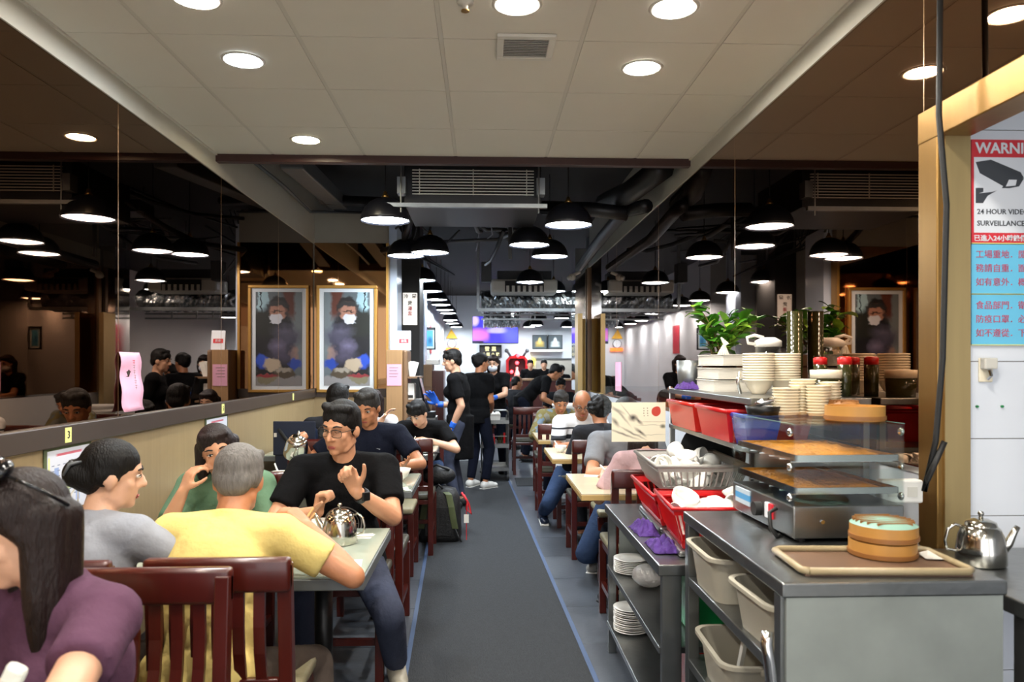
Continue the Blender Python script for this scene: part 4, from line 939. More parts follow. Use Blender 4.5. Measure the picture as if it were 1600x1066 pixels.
# backpack and duffel
q = on(688, 850, 0); t = thing('backpack', 'black backpack with olive shoulder straps standing on the floor', 'bag', (q.x - .01, q.y + .12, 0), R(-4))
vs = []; prof = [(.165, .10, 0), (.18, .115, .05), (.175, .11, .22), (.165, .10, .36), (.13, .08, .43), (.05, .03, .455)]
mb = MB(); n = 20
for (a, b, z) in prof:
    for i in range(n):
        u = 2 * math.pi * i / n; cx, sx = math.cos(u), math.sin(u); sg = lambda v: math.copysign(abs(v) ** .55, v)
        mb.v.append(V((a * sg(cx), b * sg(sx), z)))
for j in range(len(prof) - 1):
    for i in range(n): mb.f.append((j * n + i, j * n + (i + 1) % n, j * n + n + (i + 1) % n, j * n + n + i))
mb.f += [tuple(range(n))[::-1], tuple(range((len(prof) - 1) * n, len(prof) * n))]
mb.build('body', 'nylon_black', t, smooth=True)
for s in (-1, 1):
    pts = [(s * .05, -.075, .42), (s * .085, -.115, .40), (s * .11, -.135, .30), (s * .125, -.13, .2), (s * .14, -.118, .12)]
    vs = []; fs = []
    for (x, y, z) in pts: vs += [(x - .026, y, z), (x + .026, y, z), (x + .026, y + .014, z), (x - .026, y + .014, z)]
    for i in range(len(pts) - 1):
        for k in range(4): fs.append((i * 4 + k, i * 4 + (k + 1) % 4, i * 4 + 4 + (k + 1) % 4, i * 4 + 4 + k))
    MB().add(vs, fs + [(3, 2, 1, 0), tuple(range(len(vs) - 4, len(vs)))]).build('shoulder_strap', 'olive', t, bevel=.004)
    MB().tube([(s * .14, -.118, .12), (s * .17, -.14, .06), (s * .19, -.12, .02)], .008, 6).build('webbing', 'nylon_black', t)
MB().tube([(-.03, -.06, .44), (0, -.08, .475), (.03, -.06, .44)], .009, 8).build('grab_handle', 'nylon_black', t, smooth=True)
MB().bx(-.11, .11, -.122, -.112, .06, .3).build('back_pad', 'nylon_black', t, bevel=.01)
t2 = thing('duffel_bag', 'small black soft bag lying on top of the backpack', 'bag', (q.x - .03, q.y + .2, .46), R(-4)); MB().sph((0, 0, .07), (.15, .1, .08), 18, 12).build('body', 'nylon_black', t2, smooth=True); MB().tube([(-.1, -.05, .12), (0, -.09, .17), (.1, -.05, .12)], .01, 8).build('handle', 'nylon_black', t2, smooth=True)
t2 = thing('red_lanyard', 'bright red strap hanging beside the backpack', 'strap', (q.x + .19, q.y + .1, 0)); MB().tube([(-.02, 0, .40), (.03, -.02, .33), (.02, 0, .26), (.06, 0, .22), (.04, .02, .3), (0, 0, .38)], .009, 6).build('loop', 'red_strap', t2, smooth=True); MB().bx(.0, .04, -.012, -.008, .15, .22).build('white_tag', 'paper', t2); MB().cyl((.02, 0, .27), (.02, 0, .0), .004, n=6).build('cord', 'red_strap', t2)
# service cart
t = thing('service_cart', 'three tier stainless steel service cart on casters in the aisle', 'cart', (.16, 9.62, 0))
for sx in (-1, 1):
    for sy in (-1, 1):
        MB().cyl((sx * .165, sy * .24, .1), (sx * .165, sy * .24, .80), .012).build('post', 'steel', t); MB().cyl((sx * .165 - .015, sy * .24, .05), (sx * .165 + .015, sy * .24, .05), .05).build('caster', 'rubber', t, smooth='auto')
for z in (.13, .42, .72):
    s_ = MB().bx(-.18, .18, -.26, .26, z, z + .012).build('shelf', 'steel', t); f = MB()
    for a in ((-.18, .18, -.26, -.255), (-.18, .18, .255, .26), (-.18, -.175, -.255, .255), (.175, .18, -.255, .255)): f.bx(a[0], a[1], a[2], a[3], z + .012, z + .045)
    f.build('shelf_rim', 'steel', s_)
MB().tube([(-.165, -.24, .80), (-.165, -.25, .87), (-.14, -.25, .89), (.14, -.25, .89), (.165, -.25, .87), (.165, -.24, .80)], .012, 8).build('push_handle', 'steel', t, smooth=True)
MB().bx(-.165, .165, -.245, -.24, .56, .57).build('guard_rail', 'steel', t)
o = MB().lathe([(0, 0), (.11, 0), (.13, .10), (.135, .10), (.125, .02), (0, .02)], 4).build('white_tub', 'china_white', loc=(.14, 9.55, .735), rz=R(45)); tag(o, 'white square tub on the top of the service cart', 'tub')
for k in range(4): 
    o = lathe_obj('tea_cup', 'upside down white cup heaped in the cart tub', 'cup', [(0, .05), (.025, .05), (.04, .02), (.042, 0), (.038, 0), (0, .04)], 'china_white', (.09 + .035 * k, 9.52 + .03 * (k % 2), .80 + .012 * (k % 2)), 14, 'cups in the cart tub', closed=False)
o = MB().bx(-.075, .075, -.1, .1, 0, .13).build('red_box', 'red_plastic', loc=(.09, 9.6, .434), bevel=.012); tag(o, 'red plastic box on the middle shelf of the service cart', 'box')
t2 = thing('condiment_rack', 'small rack of bottles with a red top on the service cart', 'rack', (.25, 9.55, .434)); MB().bx(-.06, .06, -.08, .08, 0, .03).build('tray', 'steel', t2)
for k in range(3): MB().cyl((-.035 + .035 * k, 0, .03), (-.035 + .035 * k, 0, .12 + .02 * k), .014).build('bottle', 'red_plastic' if k == 2 else 'tumbler', t2, smooth='auto')
# stacked white buckets by the yellow column
bp = [(0, 0), (.13, 0), (.165, .36), (.178, .37), (.178, .40), (.165, .40), (.128, .02), (0, .02)]
for k in range(4): lathe_obj('white_bucket', 'tall white plastic bucket nested in the stack by the yellow door', 'bucket', bp, 'white', (1.03, 9.1, .42 + .055 * k), 28, 'nested white buckets', closed=False)
t = thing('bucket_stand', 'low dark stand under the white buckets', 'stand', (1.03, 9.1, 0)); MB().bx(-.18, .18, -.18, .18, .38, .42).build('top', 'red_wood', t)
for a in (-1, 1):
    for b in (-1, 1): MB().bx(a * .15 - .015, a * .15 + .015, b * .15 - .015, b * .15 + .015, 0, .38).build('leg', 'red_wood', t)

# ------------------------------------------------------------------ steel shelf table (farther) and its overshelf
A = thing('steel_side_table', 'low stainless steel table with two lower shelves beside the aisle', 'steel table', (0, 0, 0))
ax0, ax1, ay0, ay1, az = .625, 1.395, 2.63, 3.80, .75
MB().bx(ax0, ax1, ay0, ay1, az - .04, az).build('worktop', 'steel', A, bevel=.004)
for x in (ax0 + .015, ax1 - .035):
    for y in (ay0 + .01, ay1 - .035): MB().bx(x, x + .04 if y > 3 else x + .07, y, y + .03, 0, az - .04).build('leg', 'steel', A, bevel=.003)
for z in (.16, .445): MB().bx(ax0 + .01, ax1, ay0 + .04, ay1 - .005, z - .025, z).build('shelf', 'steel', A, bevel=.003)
MB().bx(ax0 + .07, ax1 - .03, ay1 - .03, ay1 - .025, .16, az - .04).build('end_panel', 'steel_dull', A)
B2 = thing('overshelf', 'two tier stainless overshelf holding red bins and paper stacks', 'shelf', (0, 0, 0))
MB().bx(.955, 1.395, 2.63, 3.80, 1.315, 1.34).build('upper_shelf', 'steel', B2, bevel=.003); MB().bx(.955, 1.395, 2.66, 3.80, 1.14, 1.16).build('lower_shelf', 'steel', B2, bevel=.003)
for x in (.96, 1.37):
    for y in (2.64, 3.775):
        if not (x < 1 and y < 3): MB().bx(x, x + .022, y, y + .022, az, 1.315).build('upright', 'steel', B2)
MB().bx(1.385, 1.395, 2.66, 3.79, .8, 1.14).build('back_panel', 'steel_dull', B2)
# acrylic screen with ink landscape print at the far end
S = thing('clear_screen', 'clear acrylic sneeze screen standing at the far end of the low steel table', 'screen', (.785, 3.795, az))
MB().bx(-.165, .175, -.004, .0, 0, .60).build('sheet', 'acrylic', S); 
for x in (-.1, .12): MB().bx(x - .02, x + .02, -.03, .03, 0, .012).build('foot', 'acrylic', S)
e = MB().bx(.171, .176, -.005, .001, 0, .6).build('edge', 'sign_white', S)
sh = [('e', -.11, .06, .028, .006, '8a887c', .9, 30), ('e', -.09, .035, .05, .004, '8f8d80', .9, 48), ('e', -.12, .0, .02, .008, '66645a', .9, 50), ('e', -.06, .05, .04, .003, 'a09d8e', .9, 55), ('e', -.03, .02, .018, .014, '3b3a36', .7, 0), ('e', .0, .005, .02, .006, '55534c', .8, 40), ('e', -.03, -.055, .05, .004, '706e64', .9, 28), ('e', .01, -.05, .025, .006, '4a4842', .8, 40), ('e', -.08, -.06, .06, .005, '77756a', .8, 20), ('b', .07, .0, .06, .0012, '8a887a', .5, 0), ('b', .06, -.015, .05, .001, '8a887a', .5, 0), ('b', .06, -.065, .06, .001, '8a887a', .5, 0), ('e', .125, -.02, .012, .008, '6a6858', .6, 0), ('e', .09, .055, .0245, .0245, 'b23a2c', .06, 0)]
sh += [('b', .028 + .018 * c_, .07 - .012 * r_, .0025, .003, '8d8878', .3, 0) for c_ in range(2) for r_ in range(4)]
o = MB().bx(-.138, .138, -.0015, 0, -.1, .1).build('landscape_print', print_mat('ink_landscape', 'd9d2bb', sh, .6, warp=.018), loc=(.785 + .012, 3.787, 1.168)); tag(o, 'cream ink landscape print with a red sun taped on the clear screen', 'print')

def heap(label, center, spread, n, group, r=(.036, .045), h=.05):
    for k in range(n):
        prof = cup_prof(random.uniform(*r), h) if k % 2 else bowl_prof(random.uniform(r[0] * 1.1, r[1] * 1.2), h * .85)
        o = lathe_obj('tea_bowl', label, 'bowl', prof, 'china_white', V(center) + V((random.uniform(-spread[0], spread[0]), random.uniform(-spread[1], spread[1]), random.uniform(0, spread[2]))), 16, group)
        o.rotation_euler = (random.uniform(-2.6, 2.6), random.uniform(-.6, .6), random.uniform(0, 6))
def basket(label, c, L, W_, H_, m, rz, flare=.03, nslat=22):
    t = thing('slotted_basket', label, 'basket', c, rz)
    def ring(z, k): return [(-L / 2 - k, -W_ / 2 - k, z), (L / 2 + k, -W_ / 2 - k, z), (L / 2 + k, W_ / 2 + k, z), (-L / 2 - k, W_ / 2 + k, z)]
    MB().bx(-L / 2, L / 2, -W_ / 2, W_ / 2, 0, .006).build('base', m, t)
    for nm, z0, z1 in (('lower_band', 0, .03), ('rim', H_ - .025, H_)):
        k0, k1 = flare * z0 / H_, flare * z1 / H_; a, b = ring(z0, k0), ring(z1, k1); ai, bi = ring(z0, k0 - .005), ring(z1, k1 - .005)
        vs = a + b + ai + bi; fs = []
        for i in range(4):
            j = (i + 1) % 4; fs += [(i, j, 4 + j, 4 + i), (8 + j, 8 + i, 12 + i, 12 + j), (4 + i, 4 + j, 12 + j, 12 + i), (j, i, 8 + i, 8 + j)]
        MB().add(vs, fs).build(nm, m, t)
    k1 = flare
    MB().tube([V(p) for p in ring(H_, k1)] + [V(ring(H_, k1)[0])], .008, 8).build('lip', m, t, smooth=True)
    mb = MB(); a, b = ring(.03, flare * .03 / H_), ring(H_ - .025, flare * (H_ - .025) / H_)
    for s in range(4):
        p0, p1, q0, q1 = V(a[s]), V(a[(s + 1) % 4]), V(b[s]), V(b[(s + 1) % 4]); nn = nslat if s % 2 == 0 else int(nslat * W_ / L)
        for i in range(nn):
            u = (i + .5) / nn; lo = p0.lerp(p1, u); hi = q0.lerp(q1, u); mb.tube([lo, hi], .0042, 4)
    o = mb.build('wall_slats', m, t); o['kind'] = 'stuff'
    return t
basket('grey slotted plastic basket heaped with white bowls', (.935, 3.37, az + .165), .46, .30, .12, 'grey_plastic', R(88), .045)
heap('small white bowl heaped in the grey slotted basket', (.935, 3.36, az + .22), (.11, .19, .075), 22, 'bowls in the grey basket')
basket('red slotted plastic basket under the grey basket', (.925, 3.37, az + .028), .46, .31, .135, 'red_plastic', R(88), .045)
basket('red slotted plastic basket in front of the stacked baskets, full of bowls', (.905, 2.90, az + .028), .32, .30, .155, 'red_plastic', R(86), .045)
heap('small white bowl heaped in the front red basket', (.905, 2.90, az + .09), (.12, .12, .09), 18, 'bowls in the front red basket', (.04, .055), .055)
for (x, y, rz, l) in ((.925, 3.37, 88, 'steel tray under the rear red basket'), (.905, 2.90, 86, 'steel tray under the front red basket')):
    o = MB().bx(-.25 if y > 3 else -.19, .25 if y > 3 else .19, -.17, .17, 0, .025).build('steel_tray', 'steel', loc=(x, y, az + .001), rz=R(rz), bevel=.01); tag(o, l, 'tray')
o = MB().lathe([(0, 0), (.16, 0), (.17, .02), (.165, .022), (0, .005)], 32, closed=False).build('wok_lid', 'black_metal', smooth=True, loc=(1.16, 3.745, az + .26)); o.rotation_euler = (R(84), 0, 0); tag(o, 'large round black pan leaning behind the baskets', 'pan')
# purple cloths
def cloth(label, c, w_, l_, h_):
    n = 12; vs = []; fs = []
    for i in range(n + 1):
        for j in range(n + 1):
            u, v = i / n - .5, j / n - .5; e = max(0, 1 - (abs(u) * 2) ** 3) * max(0, 1 - (abs(v) * 2) ** 3)
            vs.append((u * w_ + random.uniform(-.008, .008), v * l_ + random.uniform(-.008, .008), h_ * e * random.choice((.25, .6, 1.0)) * random.uniform(.8, 1.1) + .002))
    for i in range(n):
        for j in range(n): a = i * (n + 1) + j; fs.append((a, a + n + 1, a + n + 2, a + 1))
    o = MB().add(vs, fs).build('cleaning_cloth', 'purple_cloth', smooth=True, loc=c); o.modifiers.new('s', 'SOLIDIFY').thickness = .004; sb = o.modifiers.new('ss', 'SUBSURF'); sb.levels = 1; sb.render_levels = 1
    return tag(o, label, 'cloth')
cloth('crumpled purple cloth at the aisle edge of the low steel table', (.69, 3.16, az), .10, .2, .07); cloth('crumpled purple cloth in front of the red basket tray', (.70, 2.86, az), .11, .18, .06)
cloth('purple cloth lying over the edge of the upper shelf', (1.0, 3.62, 1.341), .1, .16, .05)
# plates on lower shelves
pp = [(0, 0), (.05, 0), (.055, .004), (.085, .014), (.085, .017), (.052, .008), (0, .006)]
for k in range(8): lathe_obj('small_plate', 'small white plate stacked on the middle shelf of the low steel table', 'plate', pp, 'china_white', (.725, 3.62, .446 + .0085 * k), 24, 'plates on the middle shelf', closed=False)
for k in range(12): lathe_obj('small_plate', 'small white plate stacked on the bottom shelf of the low steel table', 'plate', pp, 'china_white', (.725, 3.62 + .004 * (k % 3), .161 + .0095 * k), 24, 'plates on the bottom shelf', closed=False)
o = MB().sph((0, 0, .05), (.075, .09, .05), 14, 9).build('plastic_bag', mat('clear_bag', 'e6e2de', .3, trans=.6, bump=(18, 1.0)), smooth=True, loc=(.76, 3.40, .446)); tag(o, 'crumpled clear plastic bag next to the plates', 'bag')
o = MB().bx(-.12, .12, -.1, .1, 0, .25).build('green_bin', 'green_plastic', loc=(.90, 2.84, .447), bevel=.01); tag(o, 'green plastic bin on the middle shelf of the low steel table', 'bin')
o = MB().bx(-.15, .15, -.15, .15, 0, .2).build('red_bin', 'red_plastic', loc=(.95, 3.05, .162), bevel=.01); tag(o, 'red plastic bin on the bottom shelf of the low steel table', 'bin')
# bins on the overshelf
def bin_(name, label, c, L, W_, H_, m, rz=0):
    t = thing(name, label, 'bin', c, rz); k = .02
    vs = [(-L / 2, -W_ / 2, 0), (L / 2, -W_ / 2, 0), (L / 2, W_ / 2, 0), (-L / 2, W_ / 2, 0), (-L / 2 - k, -W_ / 2 - k, H_), (L / 2 + k, -W_ / 2 - k, H_), (L / 2 + k, W_ / 2 + k, H_), (-L / 2 - k, W_ / 2 + k, H_)]
    o = MB().add(vs, [(0, 3, 2, 1), (0, 1, 5, 4), (1, 2, 6, 5), (2, 3, 7, 6), (3, 0, 4, 7)]).build('body', m, t); o.modifiers.new('s', 'SOLIDIFY').thickness = .004
    MB().tube([vs[4], vs[5], vs[6], vs[7], vs[4]], .009, 8).build('rim', m, t, smooth=True); return t
bin_('red_bin', 'translucent red plastic bin at the far end of the overshelf', (1.1, 3.5, 1.161), .30, .40, .12, 'red_clear'); bin_('red_bin', 'red plastic bin in the middle of the overshelf', (1.1, 3.02, 1.161), .30, .36, .12, 'red_plastic'); bin_('blue_bin', 'blue plastic bin at the near end of the overshelf', (1.02, 2.76, 1.161), .10, .12, .11, 'blue_plastic')
# paper stacks on top of the shelf
Z2 = 1.3405
for k, (z, n) in enumerate(((0, 3), (.055, 3), (.115, 4))):
    t = thing('paper_stack', ['thick stack of white paper sheets at the bottom of the pile on the shelf', 'thick stack of white paper sheets in the middle of the pile on the shelf', 'thick stack of white paper sheets on top of the pile'][k], 'paper stack', (1.17 + .01 * k, 3.42, Z2 + z), R(3 * k - 3))
    h_ = .05
    MB().bx(-.14, .14, -.16, .16, .003, h_ - .003).build('edges', 'paper_side', t, bevel=.003); MB().bx(-.143, .143, -.163, .163, h_ - .003, h_).build('top_sheet', 'paper', t); MB().bx(-.142, .142, -.162, .162, 0, .003).build('bottom_sheet', 'paper', t)
t = thing('paper_straws', 'handful of white paper straws on the paper pile', 'straws', (1.1, 3.45, Z2 + .166))
for k in range(5): MB().tube([(.012 * k, 0, 0), (.012 * k - .01 * (k - 2), -.01, .04), (.012 * k - .02 * (k - 2), -.02, .055 + .006 * k)], .005, 6).build('straw', 'paper', t)
o = MB().lathe([(0, 0), (.05, 0), (.055, .06), (.06, .14), (.056, .14), (.05, .01), (0, .01)], 20).build('grey_jar', 'galv', smooth=True, loc=(1.02, 3.66, Z2)); tag(o, 'small grey metal jar at the far end of the upper shelf', 'jar')
# plant
t = thing('potted_plant', 'leafy green plant with round glossy leaves behind the paper pile', 'plant', (1.16, 3.62, Z2))
MB().lathe([(0, 0), (.06, 0), (.085, .13), (.09, .14), (.08, .14), (.07, .12), (0, .12)], 20, closed=False).build('pot', 'pot', t, smooth=True)
lf = MB(); vs = []; 
for (u, wd, z) in ((0, .002, 0), (.2, .016, .004), (.5, .026, .007), (.8, .02, .004), (1, .002, -.004)): vs += [(-wd, u * .075, z), (0, u * .075, z - .004), (wd, u * .075, z)]
lm = lf.add(vs, [(i * 3 + k, i * 3 + k + 1, i * 3 + 4 + k, i * 3 + 3 + k) for i in range(4) for k in range(2)]).mesh('leaf'); lm2 = lm.copy()
for p_ in list(lm.polygons) + list(lm2.polygons): p_.use_smooth = True
lm.materials.append(M['leaf']); lm2.materials.append(M['leaf_pale'])
for s in range(15):
    a = random.uniform(0, 6.28); sp = random.uniform(.06, .24); tip = V((max(-.17, min(.2, sp * math.cos(a))), sp * math.sin(a) * .5, .16 + random.uniform(.06, .26)))
    base = V((random.uniform(-.03, .03), random.uniform(-.03, .03), .12)); mid = base.lerp(tip, .5) + V((0, 0, .04))
    MB().tube([base, mid, tip], [.005, .004, .002], 5).build('stem', 'stem', t)
    for k in range(10):
        u = .25 + .75 * k / 9; c = base.lerp(mid, u * 2) if u < .5 else mid.lerp(tip, u * 2 - 1)
        me = lm2 if random.random() < .35 else lm; o = bpy.data.objects.new('leaf', me); COL.objects.link(o); o.parent = t; o.location = c
        o.rotation_euler = (random.uniform(-.2, 1.0), random.uniform(-.4, .4), random.uniform(0, 6.28)); sc = random.uniform(.7, 1.25); o.scale = (sc, sc, sc)
# bowl stacks on the upper shelf
def stack(px, x, y, z0, n, step, prof, m, label, group, name='bowl', cat='bowl'):
    for k in range(n): lathe_obj(name, label, cat, prof, m, (x, y, z0 + step * k), 24, group)
bpf = [(.028, 0), (.03, .006), (.047, .028), (.057, .052), (.0625, .054), (.063, .0605), (.058, .061), (.046, .03), (.026, .010), (0, .009), (0, 0)]
stack(0, 1.13, 3.02, Z2, 11, .0105, bpf, 'melamine', 'cream melamine bowl in the tall stack beside the paper pile', 'tall stack of cream bowls by the paper')
stack(0, 1.255, 3.06, Z2, 11, .0105, bpf, 'melamine', 'cream melamine bowl in the tall stack by the mirror', 'tall stack of cream bowls by the mirror')
t = thing('ladle', 'steel ladle leaning on the cream bowl stack', 'ladle', (1.055, 3.02, Z2)); MB().tube([(0, 0, .0), (-.012, 0, .05), (-.002, 0, .09)], .007, 8).build('handle', 'chrome', t, smooth=True)
t = thing('plastic_jug', 'clear plastic jug with a white handled lid behind the bowl stacks', 'jug', (1.27, 3.28, Z2)); MB().lathe([(0, 0), (.05, 0), (.055, .2), (.05, .2), (.046, .01), (0, .01)], 20, closed=False).build('body', 'acrylic', t, smooth=True); MB().lathe([(0, .2), (.058, .2), (.058, .225), (.03, .24), (0, .24)], 20).build('lid', 'white', t, smooth=True); MB().tube([(-.05, 0, .21), (-.09, 0, .215), (-.095, 0, .24), (-.06, 0, .25), (-.02, 0, .24)], .007, 8).build('handle', 'white', t, smooth=True)
for k in range(12): lathe_obj('plastic_tumbler', 'smoked green plastic tumbler in the tall nested stack by the mirror', 'tumbler', [(.026, 0), (.034, .11), (.031, .11), (.024, .004), (0, .004), (0, 0)], 'tumbler', (1.365, 3.22, Z2 + .022 * k), 18, 'nested smoked tumblers', closed=False)
for (x, y, l) in ((1.345, 2.93, 'glass jar with red lid behind the dish stacks'), (1.36, 2.76, 'glass jar with red lid next to the bamboo steamers')):
    t = thing('spice_jar', l, 'jar', (x, y, Z2)); MB().lathe([(0, 0), (.025, 0), (.026, .12), (0, .12)], 14).build('glass', 'tumbler', t, smooth=True); MB().lathe([(0, .12), (.026, .12), (.026, .145), (.018, .15), (0, .15)], 14).build('lid', 'red_plastic', t, smooth=True)
t = thing('sauce_jar', 'squat glass jar with wide cream lid on the upper shelf', 'jar', (1.27, 2.72, Z2)); MB().lathe([(0, 0), (.05, 0), (.054, .07), (0, .07)], 20).build('glass', 'tumbler', t, smooth=True); MB().lathe([(0, .07), (.056, .07), (.056, .10), (0, .102)], 20).build('lid', 'melamine', t, smooth=True)

# ------------------------------------------------------------------ steel counter with grey tubs (nearer)
B = thing('steel_counter', 'stainless steel serving counter with open shelves and a dull end panel', 'counter', (0, 0, 0))
bx0, bx1, by0, by1, bz = .70, 1.24, 1.72, 2.585, .95
MB().bx(bx0, bx1, by0, by1, bz - .035, bz).build('worktop', 'steel', B, bevel=.004)
MB().bx(bx0 + .01, bx1 - .01, by0 + .002, by0 + .012, 0.05, bz - .035).build('end_panel', 'steel_dull', B)
MB().bx(bx0, bx0 + .012, by0 + .012, by0 + .05, 0, bz - .035).build('edge_strip', 'steel', B)
for x in (bx0 + .004, bx1 - .044):
    for y in (by0 + .02, by1 - .05): MB().bx(x, x + .04, y, y + .04, 0, bz - .035).build('leg', 'steel', B, bevel=.003)
for z in (.735, .455, .12): MB().bx(bx0 + .005, bx1 - .01, by0 + .03, by1 - .01, z - .03, z).build('shelf', 'steel', B, bevel=.003)
MB().bx(bx1 - .012, bx1 - .008, by0 + .03, by1 - .01, .05, bz - .04).build('back_panel', 'ink_grey', B)
def tub(label, c, L, W_, H_, rz=0):
    t = thing('grey_tub', label, 'tub', c, rz)
    def rr(a, b, r, z, n=5):
        out = []
        for sx, sy, q0 in ((1, 1, 0), (-1, 1, 90), (-1, -1, 180), (1, -1, 270)):
            for i in range(n): u = R(q0 + 90 * i / (n - 1)); out.append(V((sx * (a - r) + r * math.cos(u), sy * (b - r) + r * math.sin(u), z)))
        return out
    secs = [rr(L / 2 * .86, W_ / 2 * .86, .04, 0), rr(L / 2 * .97, W_ / 2 * .97, .05, H_ * .9), rr(L / 2 * 1.06, W_ / 2 * 1.07, .055, H_ * .92), rr(L / 2 * 1.06, W_ / 2 * 1.07, .055, H_), rr(L / 2 * .98, W_ / 2 * .98, .05, H_), rr(L / 2 * .85, W_ / 2 * .85, .04, .01)]
    n = len(secs[0]); mb = MB(); [mb.v.extend(s) for s in secs]
    for j in range(len(secs) - 1):
        for i in range(n): mb.f.append((j * n + i, j * n + (i + 1) % n, j * n + n + (i + 1) % n, j * n + n + i))
    mb.f += [tuple(range(n))[::-1], tuple(range((len(secs) - 1) * n, len(secs) * n))]
    mb.build('body', 'tub', t, smooth='auto')
    MB().bx(-.07, .07, -W_ / 2 * 1.1, -W_ / 2 * 1.0, H_ - .025, H_ - .004).build('hand_grip', 'tub', t, bevel=.006); return t
tub('grey plastic bus tub full of brown plates on the upper counter shelf', (.86, 2.36, .736), .34, .30, .14, R(0))
for k in range(4):
    o = lathe_obj('brown_plate', 'brown oval melamine plate tilted in the upper grey tub', 'plate', [(0, 0), (.07, 0), (.095, .015), (.1, .017), (.094, .02), (.068, .006), (0, .005)], 'bamboo_dark', (.84 + .035 * k, 2.42 - .035 * k, .86 + .004 * k), 22, 'brown plates in the upper grey tub', closed=False); o.rotation_euler = (R(-14), R(14 - 4 * k), 0)
tub('grey plastic bus tub on the upper counter shelf next to the end panel', (.87, 1.95, .736), .34, .30, .13, R(3)); tub('grey plastic bus tub on the lower counter shelf', (.87, 2.28, .456), .34, .34, .14, R(-2))
t = thing('spatula', 'white plastic spatula handle sticking out of the lower grey tub', 'spatula', (.80, 2.28, .49)); MB().obx((0, 0, .07), (.012, .02, .15), Matrix.Rotation(R(25), 3, 'X')).build('handle', 'white', t)
o = MB().tube([(.66, 1.745, .93), (.655, 1.74, .90), (.66, 1.735, .86), (.675, 1.73, .7), (.69, 1.73, .4)], .014, 10).build('chrome_handle', 'chrome', smooth=True); tag(o, 'curved chrome bar fixed at the near corner of the steel counter', 'handle')
o.location = (.015, 0, -.1)
# food warmer
W = thing('food_warmer', 'glass food warmer cabinet with two trays of baked food on the steel counter', 'food warmer', (1.045, 2.345, bz), R(2))
wx, wy, zb, zt = .165, .235, .105, .335
MB().bx(-wx, wx, -wy, wy, .012, zb).build('base', 'steel', W, bevel=.004)
for a in (-1, 1):
    for b in (-1, 1): MB().cyl((a * .13, b * .2, 0), (a * .13, b * .2, .013), .015).build('foot', 'rubber', W)
g = 'glass'
MB().bx(-wx, -wx + .004, -wy, wy, zb, zt).build('side_glass', g, W); MB().bx(wx - .004, wx, -wy, wy, zb, zt).build('side_glass', g, W)
MB().bx(-wx + .004, wx - .004, -wy, -wy + .004, zb, zb + .105).build('front_glass', g, W); MB().bx(-wx + .004, wx - .004, -wy, -wy + .004, zb + .115, zt).build('front_glass', g, W); MB().bx(-wx + .004, wx - .004, wy - .004, wy, zb, zt).build('back_glass', g, W)
MB().bx(-wx, wx, -wy, wy, zt, zt + .005).build('top_glass', g, W)
for x in (-wx, wx): MB().bx(x - .002, x + .002, -wy, wy, zt + .0045, zt + .0055).build('glass_edge', 'glass_edge', W)
for z in (zb + .022, zb + .11, zt - .02):
    for a in (-1, 1):
        for b in (-1, 1): MB().sph((a * (wx + .002), b * (wy - .02), z), (.008, .012, .012), 10, 8).build('glass_clamp', 'acrylic' if b > 0 else 'chrome', W, smooth=True)
for z in (zb + .028, zb + .122):
    for k in range(6): MB().cyl((-wx + .01, -wy + .04 + .075 * k, z), (wx - .01, -wy + .04 + .075 * k, z), .0022, n=6).build('rack_rod', 'chrome', W)
    f = MB().bx(-wx + .015, wx - .012, -wy + .015, wy - .02, z + .004, z + .010); 
    o = f.build('tray', 'steel_pot', W)
    for a in ((-wx + .012, -wx + .018, -wy + .012, wy - .017), (wx - .016, wx - .01, -wy + .012, wy - .017), (-wx + .012, wx - .01, -wy + .012, -wy + .018), (-wx + .012, wx - .01, wy - .023, wy - .017)): MB().bx(a[0], a[1], a[2], a[3], z + .004, z + .022).build('tray_rim', 'steel_pot', o)
    n = 18; vs = []; fs = []
    for i in range(n + 1):
        for j in range(n + 1):
            u, v = i / n, j / n; e = min(1, 6 * min(u, 1 - u), 6 * min(v, 1 - v)); vs.append((-wx + .022 + (2 * wx - .042) * u, -wy + .022 + (2 * wy - .048) * v, z + .0105 + e * (.014 + random.uniform(-.003, .004))))
    for i in range(n):
        for j in range(n): a = i * (n + 1) + j; fs.append((a, a + n + 1, a + n + 2, a + 1))
    MB().add(vs, fs).build('baked_food', 'food', W, smooth=True)
MB().bx(-wx - .004, -wx, .08, .2, .045, .095).build('instruction_label', print_mat('label_print', 'b9c9d6', [('b', 0, .07, .3, .01, '4a9ad0', .1, 0)]), W)
MB().cyl((-wx - .022, -.0, .055), (-wx, -.0, .055), .022, n=20).build('temperature_knob', 'rubber', W, smooth='auto'); MB().bx(-wx - .006, -wx, -.10, -.075, .04, .085).build('switch', 'sign_red', W); MB().bx(-wx - .007, -wx, -.075, -.05, .04, .085).build('switch_plate', 'sign_white', W)
MB().tube([(-wx - .004, -.13, .08), (-wx - .03, -.14, .07), (-wx - .035, -.16, .03), (-wx - .02, -.17, .005), (-wx - .004, -.15, .004)], .006, 8).build('power_lead', 'rubber', W, smooth=True); MB().cyl((-.08, -wy - .004, .06), (-.08, -wy, .06), .006).build('screw', 'chrome', W)
ZW = bz + zt + .0055
